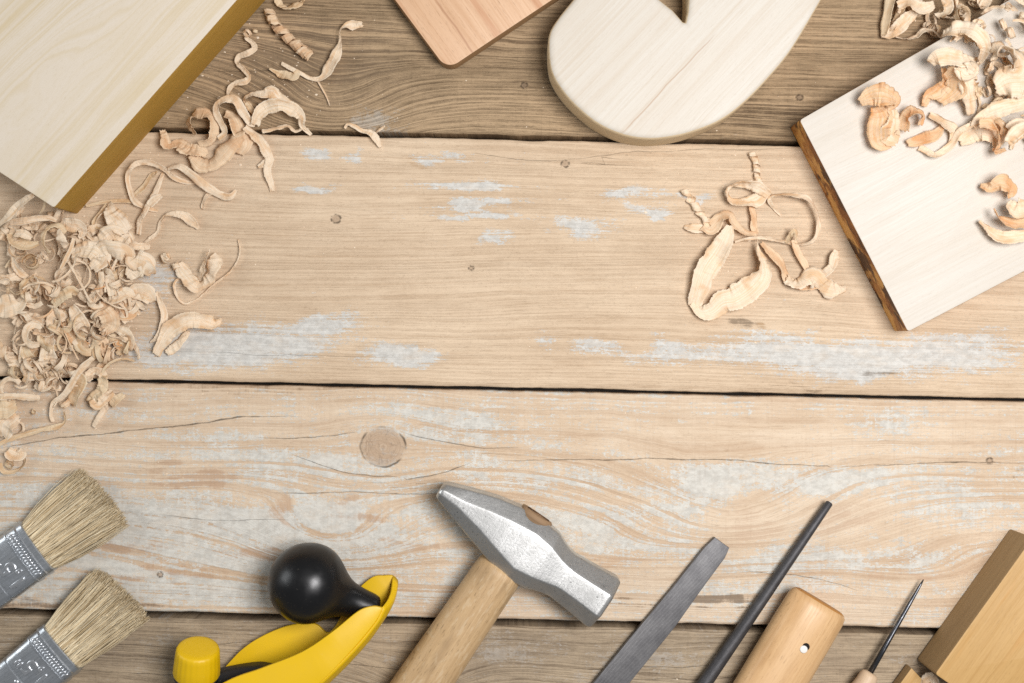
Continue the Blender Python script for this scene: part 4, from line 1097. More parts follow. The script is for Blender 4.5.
# heap at the left edge: larger pieces traced, then filler
GH = 'shavings heaped at the left edge'
ZA = (0, 180, 7.592)
T_ = [
 (ZA, [(640, 470), (760, 470), (860, 400), (960, 440), (990, 480)], [40, 120, 150, 120, 60], 'broad triangular sheet right of the board corner', [8, 12, 16, 12, 8], [10, -10, -20, 10, 20], 'shav_a', 1.6),
 (ZA, [(830, 175), (850, 250), (910, 330), (960, 400)], [50, 120, 170, 120], 'wide crumpled cream sheet below the thin strip by the board corner', [8, 14, 18, 14], [0, 20, 30, 10], 'shav_a', 2.2),
 (ZA, [(805, 185), (760, 250), (710, 320), (740, 365), (800, 360)], [20, 26, 30, 26, 16], 'hooked narrow strip left of the wide cream sheet', [10, 8, 6, 6, 6], [0, 20, 40, 30, 0], 'shav_b', .7),
 (ZA, [(540, 560), (620, 530), (720, 540), (760, 600), (700, 680)], [70, 120, 160, 150, 100], 'folded broad shaving in the middle of the heap top', [16, 20, 24, 20, 16], [10, 20, 20, 0, -20], 'shav_a', 1.8),
 (ZA, [(720, 560), (800, 520), (900, 540), (960, 560), (930, 640)], [80, 140, 150, 110, 60], 'wide pale flap at the right shoulder of the heap', [18, 22, 24, 20, 14], [0, -15, -25, -10, 0], 'shav_a', 1.5),
 (ZA, [(-10, 340), (60, 280), (130, 200), (200, 150), (260, 110)], [40, 56, 60, 56, 36], 'straight shaving leaning on the end of the pine board', [26, 34, 42, 50, 58], [0, 10, 10, 0, 0], 'shav_a', .7),
 (ZA, [(300, 250), (325, 215), (345, 160), (355, 120)], [30, 34, 30, 20], 'short shaving stuck upright to the board corner', [40, 46, 52, 56], [30, 30, 20, 10], 'shav_b', .8),
 (ZA, [(30, 360), (90, 320), (180, 310), (280, 290), (370, 290), (430, 310)], [40, 60, 60, 50, 44, 30], 'long flat shaving across the heap below the board end', [22, 24, 26, 26, 24, 20], [0, 20, 10, 0, 10, 0], 'shav_a', .8),
 (ZA, [(375, 560), (330, 490), (330, 410), (380, 350), (450, 345), (500, 400)], [40, 50, 56, 60, 54, 36], 'C shaped curl facing the board corner', [22, 26, 28, 28, 26, 22], [40, 45, 45, 40, 40, 30], 'shav_b', .6),
 (ZA, [(440, 380), (460, 440), (490, 490), (530, 510)], [70, 80, 70, 40], 'short broad strip inside the C shaped curl', [26, 28, 26, 22], [-20, -20, -20, 0], 'shav_a', .8),
 (ZA, [(460, 310), (530, 340), (600, 350), (630, 400), (600, 440)], [60, 100, 110, 60, 30], 'pale tongue of shaving under the board corner', [14, 18, 18, 14, 12], [0, -20, -20, 10, 30], 'shav_a', .9),
 (ZA, [(70, 400), (110, 460), (200, 500), (290, 480)], [60, 110, 90, 40], 'broad bowl shaped shaving at the upper left of the heap', [20, 20, 22, 20], [30, 40, 30, 20], 'shav_b', .8),
 (ZA, [(110, 400), (180, 410), (240, 440)], [60, 70, 40], 'pale flake inside the bowl shaped shaving', [26, 28, 26], 10, 'shav_a', .8),
 (ZA, [(560, 440), (540, 520), (500, 600), (460, 680)], [26, 30, 34, 24], 'narrow straight strip slanting down the heap', [30, 30, 28, 26], 10, 'shav_a', .4),
 (ZA, [(100, 570), (110, 640), (150, 700), (210, 740)], [56, 64, 64, 40], 'bent strip at the left flank of the heap', [22, 22, 20, 16], [-20, -20, -10, 0], 'shav_a', .8),
 ((0, 260, 7.592), [(-20, 360), (60, 350), (140, 330), (200, 270), (250, 250)], [150, 180, 150, 80, 40], 'large ribbed flat shaving touching the left edge', [20, 20, 20, 18, 14], [0, 5, 10, 20, 30], 'shav_a', .6),
 ((0, 260, 7.592), [(-10, 140), (60, 150), (130, 130), (190, 150)], [70, 80, 70, 40], 'short pale shaving above the ribbed one at the edge', [14, 16, 16, 12], [10, 0, 10, 20], 'shav_a', .9),
 ((0, 260, 7.592), [(360, 345), (420, 380), (450, 450), (430, 520), (370, 570), (250, 555)], [40, 60, 76, 70, 50, 24], 'big open hoop of shaving in the heap centre', [18, 20, 22, 20, 16, 14], [-50, -45, -40, -45, -40, -20], 'shav_a', .6),
 ((0, 260, 7.592), [(400, 345), (470, 280), (540, 240), (590, 260)], [70, 90, 90, 50], 'arched shaving right above the open hoop', [20, 26, 28, 22], [30, 20, 10, 0], 'shav_b', .8),
 ((0, 260, 7.592), [(690, 250), (740, 220), (770, 160), (760, 90)], [36, 50, 56, 50], 'white bent strip hooked over the right flank', [18, 22, 26, 24], [30, 30, 20, 10], 'shav_a', .7),
 ((0, 260, 7.592), [(850, 270), (840, 190), (830, 110), (800, 80)], [70, 70, 70, 40], 'upright pale strip beside the hooked white one', [20, 22, 24, 22], [-10, 0, 10, 20], 'shav_a', .7),
 ((0, 260, 7.592), [(820, 300), (900, 280), (960, 250), (1010, 290)], [80, 110, 110, 60], 'wide smooth flap on the right flank of the heap', [18, 20, 18, 12], [20, 30, 20, 0], 'shav_a', 1.2),
 ((0, 260, 7.592), [(840, 340), (900, 380), (980, 400), (1020, 350)], [130, 170, 120, 60], 'amber stained broad shaving on the right flank', [12, 15, 14, 9], [10, 20, 0, -20], 'shav_o', 1.6),
 ((0, 260, 7.592), [(540, 350), (590, 430), (640, 500), (650, 560)], [80, 110, 100, 50], 'large creased shaving above the amber twist', [20, 22, 20, 14], [-20, -30, -20, 0], 'shav_a', 1.3),
 ((0, 260, 7.592), [(690, 380), (760, 370), (820, 420), (830, 500), (760, 550)], [90, 130, 140, 120, 60], 'thick rolled shaving at the lower right of the heap', [18, 24, 26, 20, 14], [20, 40, 40, 20, 0], 'shav_c', 1.4),
 ((0, 260, 7.592), [(480, 480), (560, 560), (620, 640), (700, 690)], [60, 110, 120, 60], 'amber twisted shaving near the plank gap', [12, 14, 14, 10], [30, 10, -20, 20], 'shav_o', 2.2),
 ((0, 260, 7.592), [(690, 590), (760, 640), (810, 690)], [110, 130, 60], 'pale tongue pointing down from the heap', [12, 12, 8], [-10, -20, 0], 'shav_a', .8),
 ((0, 260, 7.592), [(870, 520), (940, 540), (990, 600), (985, 680)], [60, 90, 90, 60], 'rounded shaving at the lowest right of the heap', [12, 14, 12, 8], [0, -20, -30, -20], 'shav_a', 1.2),
 ((0, 260, 7.592), [(840, 560), (880, 620), (920, 680)], [60, 70, 40], 'ragged brown scrap below the rolled shaving', [6, 7, 5], [20, 40, 10], 'shav_o', 2.2),
 (Z4, [(110, 110), (160, 60), (220, 50), (260, 90)], [60, 110, 120, 60], 'smooth pale panel at the right tip of the heap', [14, 18, 18, 12], [0, -10, -20, 0], 'shav_a', .9),
 (Z4, [(115, 240), (170, 200), (230, 210), (275, 260)], [60, 110, 110, 50], 'lowest pale sheet at the right tip of the heap', [10, 13, 12, 8], [10, 0, -20, -10], 'shav_a', 1.0),
 (Z4, [(90, 245), (140, 290), (185, 340)], [30, 36, 24], 'short finger of shaving pointing to the bare plank', [12, 10, 6], 10, 'shav_a', .5),
 (Z4, [(130, 265), (180, 280), (220, 310)], [40, 44, 30], 'second short finger beside the bare plank', [12, 10, 7], -10, 'shav_a', .5),
 (ZA, [(990, 540), (1010, 600), (1060, 620), (1110, 640), (1090, 700)], [60, 130, 180, 150, 70], 'shell shaped shaving at the right of the heap', [14, 18, 20, 18, 12], [20, 10, 0, -20, -20], 'shav_a', 1.2),
 # below the heap
 ((0, 340, 4.877), [(470, 75), (430, 110), (380, 160), (340, 230), (300, 280), (260, 310), (250, 360), (258, 400)], [30, 36, 34, 32, 30, 26, 26, 22], 'long bent strip hanging below the heap across the plank gap', [16, 17, 17, 14, 10, 7, 6, 4], [20, 20, 10, 0, 10, 40, 40, 20], 'shav_a', .6),
 ((0, 340, 4.877), [(350, 315), (370, 250), (385, 200), (375, 170)], [70, 84, 84, 60], 'wide rolled strip crossing the plank gap', [6, 9, 12, 13], [15, 15, 10, 0], 'shav_b', .6),
 ((0, 340, 4.877), [(-20, 515), (60, 480), (140, 455), (220, 435), (290, 420), (318, 395), (315, 350)], [22, 26, 26, 26, 30, 28, 20], 'long thin tail sweeping left from below the heap', [8, 8, 7, 6, 7, 7, 6], [10, 20, 20, 30, 30, 40, 30], 'shav_b', .5),
 ((0, 340, 4.877), [(455, 425), (480, 380), (505, 340), (520, 300)], [24, 30, 32, 26], 'short strip trailing below the crumpled cluster on the gap', [2, 4, 6, 7], 10, 'shav_a', .5),
 ((0, 340, 4.877), [(540, 320), (570, 290), (605, 265)], [40, 46, 30], 'rolled end right of the crumpled cluster', [6, 8, 6], [30, 20, 0], 'shav_b', .8),
 ((0, 340, 4.877), [(440, 310), (470, 270), (500, 230), (500, 180), (520, 170)], [60, 60, 56, 60, 40], 'crumpled cluster piece just below the plank gap', [6, 8, 9, 9, 7], [0, 40, 10, 50, 20], 'shav_b', 2.5),
 ((0, 340, 4.877), [(450, 290), (480, 310), (520, 280), (550, 250)], [50, 56, 56, 40], 'second crumpled piece just below the plank gap', [8, 10, 10, 7], [40, 0, 40, 0], 'shav_a', 2.5),
 ((0, 340, 4.877), [(440, -10), (490, 30), (530, 70), (548, 100)], [40, 60, 56, 20], 'pink pointed leaf of shaving above the gap', [10, 12, 10, 5], [10, 20, 20, 0], 'shav_c', .6),
 ((0, 340, 4.877), [(480, 145), (515, 115), (548, 95)], [40, 50, 20], 'small dark folded leaf above the gap', [3, 4, 5], [-20, -20, 0], 'shav_c', .6),
 ((0, 340, 4.877), [(-20, 280), (60, 275), (140, 280), (195, 285)], [36, 36, 40, 44], 'horizontal rolled tube at the left edge below the gap', [10, 11, 11, 10], [40, 40, 40, 40], 'shav_a', .5),
 ((0, 340, 4.877), [(-20, 330), (30, 330), (80, 310)], [110, 110, 70], 'broad stacked shaving below the rolled tube', [10, 12, 10], [10, 20, 20], 'shav_b', 1.0),
 ((0, 340, 4.877), [(20, 480), (25, 420), (60, 390), (90, 370)], [70, 110, 90, 50], 'wide standing shaving at the left edge under the stack', [6, 9, 9, 7], [20, 30, 30, 10], 'shav_a', .9),
 ((0, 340, 4.877), [(235, 205), (215, 180), (220, 150), (245, 135), (270, 135)], [30, 36, 34, 30, 20], 'small hook of shaving standing over the gap', [6, 8, 9, 9, 7], [40, 50, 50, 40, 20], 'shav_a', .5),
 ((0, 340, 4.877), [(235, 120), (232, 70), (240, 10), (245, -30)], [80, 84, 80, 60], 'pale rolled tab just above the gap', [12, 15, 16, 14], [0, 10, 10, 0], 'shav_a', .6),
 ((0, 340, 4.877), [(0, 600), (15, 640), (60, 645), (110, 620), (122, 580), (90, 550)], [24, 26, 26, 24, 22, 16], 'looped thread at the left edge near the upper brush', [3, 4, 4, 4, 4, 3], [20, 30, 40, 40, 30, 10], 'shav_b', .5),
 ((0, 340, 4.877), [(35, 540), (60, 560), (100, 560), (110, 530)], [50, 70, 60, 30], 'crinkled scrap inside the looped thread', [5, 7, 7, 5], [30, 30, 20, 0], 'shav_a', 1.6),
 ((0, 340, 4.877), [(80, 395), (110, 410), (115, 440), (90, 460), (60, 470)], [12, 14, 14, 12, 10], 'fine wire like curl right of the stacked shaving', [3, 5, 5, 4, 3], 40, 'shav_a', .4),
]
for i, (tr, pts, w, lab, h, roll, mat, cr) in enumerate(T_):
    shav(tr, pts, w, lab, h, roll, mat, GH, 500+i, crumple=cr, rag=.14, cup=.25, taper=(.85, .85))
coil(166, 258, 7, 3.5, 5, 2.2, 7, .5, .2, 'curly ragged knot of shaving right of the heap', 'shav_a', GH, 31, 2.2, .5, 1.6)
coil(176, 266, 6, 3.0, 4.2, 1.8, 6, 1.9, .1, 'second curly knot at the tail of the ragged one', 'shav_a', GH, 32, 1.5, .5, 1.6)
coil(31, 262, 30, 4, 9, 1.9, 9, .9, 1.2, 'rose shaped spiral curl in the upper heap', 'shav_b', GH, 33)
coil(16, 288, 22, 4, 8, 1.8, 6, .3, 1.1, 'open spiral curl above the ribbed shaving', 'shav_b', GH, 34)
coil(53, 290, 26, 5, 8, 1.4, 7, 2.3, 1.0, 'curled ring left of the hooked white strip', 'shav_a', GH, 35)
coil(32, 374, 9, 5, 7, 2.0, 8, 1.2, .2, 'tight corkscrew standing over the gap at left', 'shav_a', GH, 36, 5)
coil(15, 372, 9, 4, 7, 1.8, 8, .2, .4, 'ragged curl left of the tight corkscrew', 'shav_b', GH, 37, 3, .4)
coil(65, 404, 7, 3, 6, 1.7, 7, 2.0, .3, 'brown curl inside the long hanging strip', 'shav_c', GH, 38, 2, .3)
coil(5, 352, 10, 5, 8, 1.5, 12, .1, .2, 'plump curl against the left edge above the gap', 'shav_a', GH, 39, 2)
coil(28, 352, 10, 5, 7, 1.3, 14, .3, .1, 'plump curl right of the one at the left edge', 'shav_b', GH, 40, 1)
coil(10, 465, 4, 3, 5, 1.6, 5, .8, .4, 'small curl lowest at the left edge', 'shav_b', GH, 41, 2, .3)
coil(34, 412, 3, 1.5, 2.6, 1.4, 4, .8, .4, 'tiny curl alone left of the hanging strip', 'shav_b', GH, 42, 1, .3)
# filler pieces of the heap that nothing tells apart
rf = random.Random(77)
def in_heap(x, y):
    if x < 2 or x > 150: return 0
    top = 205+max(0, 18-x*.2) if x < 60 else 225+(x-60)*.15
    botm = 390-max(0, (x-60))*.55
    if x > 100: botm = min(botm, 360)
    if y < top or y > botm: return 0
    e = min(y-top, botm-y, 150-x)
    return min(1.0, e/45)
made = 0
LAB = {'coil': 'small curled shaving buried among larger ones in the left heap', 'strip': 'short bent strip buried among larger ones in the left heap',
       'thread': 'hair thin curved thread lying in the left heap', 'flake': 'crumpled flake buried among larger ones in the left heap'}
ALL_LITTER = []
while made < 185:
    if made == 80: LITTER = ALL_LITTER
    x, y = rf.uniform(2, 140), rf.uniform(200, 395)
    dn = in_heap(x, y)
    if dn <= 0.05: continue
    z = 1.5+rf.uniform(0, .9)*20*dn
    ty = rf.choices(('coil', 'strip', 'thread', 'flake'), (4.5, 4.0, 5.0, .6))[0]
    mt = rf.choices(('shav_a', 'shav_b', 'shav_c', 'shav_o'), (5, 4, 2, .5))[0]
    if ty == 'coil':
        coil(x, y, z+5, rf.uniform(3, 6), rf.uniform(6, 11), rf.uniform(.9, 2.1), rf.uniform(3.5, 8), rf.uniform(0, 6.28), rf.uniform(-.2, .9), LAB[ty], mt, GH, 900+made, rf.uniform(0, 4), .2, .6)
    else:
        a = rf.uniform(0, 6.28); L_ = {'strip': rf.uniform(24, 46), 'thread': rf.uniform(22, 50), 'flake': rf.uniform(10, 18)}[ty]
        wd = {'strip': rf.uniform(5, 10), 'thread': rf.uniform(1.2, 2.6), 'flake': rf.uniform(8, 13)}[ty]
        kk = rf.uniform(-1, 1)*{'strip': 1.15, 'thread': .8, 'flake': .7}[ty]
        pts = []
        px, py = x-math.cos(a)*L_/2, y-math.sin(a)*L_/2
        for q in range(6):
            pts.append((max(-4, min(150, px)), max(206, py))); px += math.cos(a)*L_/5; py += math.sin(a)*L_/5; a += kk
        zz = [z+rf.uniform(-2, 4)+(3 if ty == 'thread' else 0)+3 for _ in pts]
        shav((0, 0, 1), pts, wd, LAB[ty], zz, [rf.uniform(-50, 50) for _ in range(3)], mt, GH, 900+made, crumple=1.8 if ty == 'flake' else .8, rag=.22, per=8)
    made += 1

LITTER = None
# group in the middle right --------------------------------------------------------
GM = 'shavings lying by the white board'
ZD = (660, 130, 3.415)
twist(ZD, [(312, 78), (328, 110), (332, 150), (338, 195)], 3.2, 7.5, 4, 'braided upright shaving at the top of the right group', group=GM, seed=51, rag=.4, crumple=1.2)
shav(ZD, [(375, 225), (335, 195), (285, 185), (245, 190), (228, 215), (245, 245), (300, 245), (340, 235), (372, 200)], [34, 44, 36, 26, 24, 30, 44, 46, 30],
     'wide shaving folded into a small loop under the braided one', [8, 11, 13, 13, 11, 9, 8, 8, 7], [10, 20, 40, 60, 60, 40, 10, 0, 0], group=GM, crumple=1.3)
shav(ZD, [(412, 292), (385, 262), (375, 240), (395, 224), (450, 222), (505, 234), (532, 275), (542, 330), (525, 375), (480, 391), (420, 380), (350, 368), (295, 372), (255, 382)],
     [10, 14, 18, 20, 22, 24, 24, 20, 16, 16, 16, 14, 12, 10], 'thin shaving looped like a handle in the right group', [3, 5, 7, 9, 11, 12, 13, 12, 10, 8, 8, 9, 8, 5], [0, 20, 40, 50, 45, 40, 40, 45, 50, 50, 50, 40, 30, 0], group=GM)
shav(ZD, [(240, 325), (222, 375), (190, 430), (158, 480), (135, 545), (118, 600)], [40, 66, 76, 76, 66, 54], 'broad straight ribbon on the left of the right group', [14, 13, 12, 10, 7, 4], [-10, -10, 0, 5, 5, 0], group=GM, cup=.3, taper=(.6, .9))
shav(ZD, [(110, 590), (140, 622), (180, 615), (215, 585), (255, 575), (300, 545), (345, 500), (350, 455), (335, 410), (332, 375)], [36, 50, 62, 76, 84, 86, 76, 60, 30, 16],
     'broad cupped ribbon curving up on the right group', [3, 5, 6, 7, 8, 9, 11, 12, 12, 11], [20, 20, 0, 0, -10, -20, -30, -40, -60, -70], group=GM, cup=.4, taper=(.8, .5))
twist(ZD, [(80, 205), (110, 245), (140, 285), (165, 320)], 3.0, 11, 2.6, 'corkscrew end at the left of the right group', group=GM, seed=54, rag=.2, crumple=.8)
shav(ZD, [(150, 320), (175, 335), (205, 300), (235, 290), (255, 320), (290, 350), (330, 355)], [60, 60, 44, 40, 36, 26, 16], 'twisted tan shaving joining corkscrew and ribbons', [6, 8, 11, 12, 10, 9, 7], [0, 30, 60, 60, 40, 20, 10], mat='shav_c', group=GM)
shav(ZD, [(82, 330), (110, 335), (160, 335)], [16, 34, 30], 'small pointed leaf below the corkscrew end', [3, 4, 5], 15, group=GM)
shav(ZD, [(312, 262), (320, 300), (322, 335), (332, 355)], [22, 26, 26, 18], 'short strip dropping from the folded loop', [7, 5, 5, 6], 20, mat='shav_c', group=GM)
shav(ZD, [(345, 385), (375, 415), (412, 455), (428, 500), (460, 530), (510, 530), (560, 522)], [26, 34, 36, 34, 34, 40, 30], 'wavy tail strip leading right from the ribbons', [9, 8, 6, 5, 5, 5, 4], [30, 20, 20, 30, 20, 20, 10], mat='shav_c', group=GM)
shav(ZD, [(430, 510), (470, 525), (520, 500), (560, 530), (600, 545), (635, 540)], [40, 50, 66, 60, 50, 24], 'crumpled scrap at the end of the tail', [4, 6, 8, 7, 6, 3], [20, 50, 20, -30, 10, 0], group=GM, crumple=2.2, rag=.3)
shav(ZD, [(455, 375), (472, 420), (492, 455), (512, 495)], [20, 26, 26, 20], 'shaded short strip under the thin loop', [9, 6, 5, 5], 20, mat='shav_c', group=GM)
shav(ZD, [(530, 510), (560, 490), (588, 465), (596, 435), (604, 410)], [30, 34, 28, 34, 22], 'curled tip pointing up beside the white board', [6, 8, 9, 9, 7], [20, 30, 40, 20, 10], group=GM)
shav(ZD, [(430, 385), (450, 355), (462, 350), (465, 380)], [16, 26, 24, 12], 'tiny bent flake on the thin loop', [10, 13, 13, 10], 30, mat='shav_b', group=GM)

# on the white board ----------------------------------------------------------------
GB = 'shavings on and beside the white board'
BH = 42
ZE = (840, 0, 4.88)
E_ = [
 (ZE, [(95, 498), (150, 470), (200, 462), (255, 475), (270, 500), (235, 530)], [50, 90, 110, 100, 60, 40], 'amber folded shaving furthest left on the white board', [14, 20, 24, 22, 18, 14], [-20, -10, 10, 30, 40, 30], 'shav_o', 1.6, BH),
 (ZE, [(180, 520), (200, 570), (190, 630), (200, 690), (250, 700)], [80, 110, 110, 90, 50], 'amber block like shaving under the folded one', [10, 16, 18, 14, 10], [10, -10, -20, -10, 0], 'shav_o', 1.5, BH),
 (ZE, [(255, 530), (260, 600), (240, 660), (280, 690)], [60, 90, 100, 60], 'pale middle fold of the leftmost board shavings', [10, 14, 14, 10], [20, 30, 10, 0], 'shav_a', 1.5, BH),
 (ZE, [(310, 640), (320, 570), (360, 540), (400, 560), (390, 610)], [60, 70, 70, 60, 40], 'amber curl standing between the two board heaps', [10, 15, 18, 16, 12], [40, 60, 60, 50, 40], 'shav_o', 1.0, BH),
 (ZE, [(330, 700), (400, 680), (460, 660), (500, 620)], [40, 60, 60, 30], 'low flat curl in front of the standing amber one', [5, 6, 7, 6], [10, 20, 30, 20], 'shav_o', .8, BH),
 (ZE, [(440, 560), (500, 600), (560, 640), (540, 700)], [40, 70, 60, 30], 'pale arc shaving right of the standing amber curl', [4, 7, 7, 4], [20, 30, 30, 10], 'shav_a', .6, BH),
 (ZE, [(500, 168), (540, 150), (590, 140), (650, 150), (690, 185), (708, 235), (690, 290), (670, 320)], [50, 76, 84, 80, 70, 50, 34, 20], 'smooth arched ribbon over the upper board edge', [10, 18, 24, 28, 28, 24, 16, 8], [30, 30, 20, 10, -10, -30, -40, -40], 'shav_a', .5, BH),
 (ZE, [(440, 310), (480, 280), (540, 280), (600, 290), (660, 300)], [50, 80, 90, 80, 50], 'ragged pale shaving at the top of the amber hollow', [24, 30, 32, 30, 24], [-30, -20, 0, 10, 20], 'shav_a', 1.6, BH),
 (ZE, [(500, 330), (515, 400), (480, 440), (430, 470), (410, 520)], [60, 90, 80, 50, 30], 'deep amber shaving forming the hollow', [16, 14, 12, 10, 6], [50, 50, 30, 10, 0], 'shav_o', 1.4, BH),
 (ZE, [(520, 340), (560, 380), (560, 440), (490, 500)], [70, 110, 100, 50], 'amber flap right of the deep hollow', [24, 26, 18, 10], [-30, -40, -20, 0], 'shav_o', 1.2, BH),
 (ZE, [(640, 560), (630, 480), (620, 400), (630, 330)], [40, 60, 70, 60], 'upright pale strip right of the amber hollow', [10, 18, 24, 24], [30, 30, 20, 10], 'shav_a', .8, BH),
 (ZE, [(590, 320), (620, 350), (650, 330), (640, 380)], [80, 90, 80, 50], 'knobbly cream scrap above the upright pale strip', [30, 34, 32, 26], [20, -20, 30, 0], 'shav_a', 2.4, BH),
 (ZE, [(740, 260), (800, 230), (860, 270), (870, 340), (800, 350)], [80, 110, 110, 90, 60], 'puffed curl of shavings at the right frame edge', [30, 38, 38, 32, 26], [30, 50, 40, 30, 10], 'shav_a', 2.0, BH),
 (ZE, [(760, 430), (820, 400), (900, 400), (960, 440)], [90, 160, 170, 120], 'large flat pale sheet at the right frame edge', [22, 26, 28, 26], [-10, 0, 10, 0], 'shav_a', 1.0, BH),
 (ZE, [(650, 620), (700, 570), (760, 540), (830, 520), (920, 500)], [40, 60, 80, 80, 60], 'feathery shaving slanting across the board heap', [14, 20, 24, 26, 26], [20, 10, 10, 0, 0], 'shav_a', 1.2, BH),
 (ZE, [(580, 690), (640, 650), (700, 630), (770, 660), (760, 720)], [60, 100, 120, 100, 40], 'broad pale tongue lying on the board under the heap', [4, 8, 10, 9, 6], [10, 0, -10, -20, -10], 'shav_a', .8, BH),
 (ZE, [(700, 600), (740, 580), (790, 610), (800, 660)], [30, 60, 70, 50], 'dark curled piece under the feathery shaving', [10, 14, 14, 10], [40, 50, 40, 20], 'shav_o', 1.4, BH),
 (ZE, [(820, 640), (870, 620), (930, 610)], [70, 80, 70], 'white flake at the frame edge under the heap', [16, 18, 18], [0, 10, 10], 'shav_a', .8, BH),
 (ZE, [(700, 90), (760, 70), (830, 90), (800, 110)], [60, 100, 90, 40], 'leaf like pale shaving near the top right corner', [24, 30, 28, 24], [0, -10, -10, 0], 'shav_a', .8, 10),
 (ZE, [(215, 170), (228, 90), (248, 0), (262, -60)], [44, 50, 54, 50], 'grey brown strip standing behind the bright scalloped one', [8, 9, 10, 10], [50, 50, 45, 40], 'shav_b', .5, 0),
 (ZE, [(255, 150), (285, 80), (310, 0), (330, -60)], [40, 46, 46, 40], 'second grey brown strip parallel at the top edge', [8, 9, 10, 10], [50, 50, 45, 40], 'shav_b', .5, 0),
 (ZE, [(200, 172), (250, 160), (300, 120), (340, 80), (370, 50)], [30, 60, 70, 60, 40], 'pale band folded at the left of the top right heap', [5, 8, 12, 16, 18], [20, 20, 0, 0, 0], 'shav_a', .7, 0),
 (ZE, [(270, 180), (320, 190), (370, 180), (405, 150), (450, 150), (490, 180), (520, 160)], [30, 26, 30, 30, 30, 34, 24], 'bright scalloped strip above the white board corner', [5, 7, 10, 14, 16, 18, 18], [50, 60, 50, 50, 50, 40, 30], 'shav_a', 1.2, 0),
 (ZE, [(280, 30), (340, 10), (400, 40), (460, 20)], [50, 70, 70, 40], 'torn cream strip at the top edge left of the spiral', [20, 24, 24, 20], [10, 20, 10, 0], 'shav_a', 1.2, 0),
 (ZE, [(470, 80), (520, 60), (530, 20), (500, -10)], [40, 50, 50, 30], 'hooked strip left of the rose like spiral', [26, 30, 30, 26], [30, 40, 40, 30], 'shav_a', .8, 0),
 (ZE, [(700, 30), (720, -10), (740, -40)], [50, 50, 40], 'white strip cut by the top edge near the corner', [26, 28, 28], [10, 10, 0], 'shav_a', .6, 0),
 ((920, 110, 4.55), [(275, 345), (320, 350), (370, 330), (415, 360), (410, 400)], [24, 50, 70, 70, 30], 'amber folded piece right on the white board below the heap', [8, 14, 18, 16, 10], [0, -20, 20, 50, 40], 'shav_o', 1.3, BH),
 ((920, 110, 4.55), [(335, 450), (360, 490), (410, 515), (480, 515), (560, 480)], [30, 50, 60, 60, 50], 'amber curved trough at the right frame edge', [14, 16, 16, 16, 14], [50, 50, 45, 40, 30], 'shav_o', 1.0, BH),
 ((920, 110, 4.55), [(270, 505), (310, 545), (360, 575), (420, 580), (500, 565)], [24, 50, 60, 60, 50], 'pale band lowest on the white board at the edge', [6, 8, 9, 10, 10], [30, 20, 10, 10, 10], 'shav_a', .4, BH),
 ((920, 110, 4.55), [(400, 420), (440, 450), (490, 440)], [40, 90, 80], 'ragged cream clump above the amber trough', [18, 22, 22], [10, 0, 10], 'shav_a', 2.2, BH),
 ((920, 110, 4.55), [(-5, 170), (30, 188), (70, 205), (110, 185), (150, 150), (175, 105), (220, 75), (280, 50)], [40, 34, 36, 34, 32, 32, 30, 20], 'wavy amber edged strip along the left of the heap', [3, 4, 5, 6, 7, 10, 14, 18], [10, 30, 20, 30, 20, 30, 20, 10], 'shav_a', .8, BH),
 ((920, 110, 4.55), [(270, 60), (320, 65), (350, 90), (360, 150), (340, 190), (390, 180)], [50, 60, 56, 50, 40, 20], 'dark amber piece hanging over the board surface', [26, 26, 22, 16, 12, 8], [20, 30, 50, 60, 40, 20], 'shav_o', 1.0, BH),
 ((920, 110, 4.55), [(400, 150), (430, 110), (470, 80), (520, 70)], [40, 60, 60, 40], 'bright scrap at the frame edge over the dark piece', [24, 28, 30, 30], [0, 20, 20, 10], 'shav_a', 1.0, BH),
]
for i, (tr, pts, w, lab, h, roll, mat, cr, base) in enumerate(E_):
    shav(tr, pts, w, lab, h, roll, mat, GB, 700+i, base=base, crumple=cr, rag=.16, cup=.25, taper=(.85, .85))
coil(963, 14, 34, 4, 9, 2.2, 8, .4, 1.3, 'rose like spiral curl near the top edge', 'shav_b', GB, 61)
coil(905, 172, 0, 3, 4, 1, 4, 0, 0, 'small curl beside the leftmost board shavings', 'shav_o', GB, 62) if False else None
rf = random.Random(5)
LB = {'coil': 'small curled shaving buried in the top right heap', 'flake': 'crumpled flake buried in the top right heap', 'strip': 'short bent strip buried in the top right heap'}
made = 0
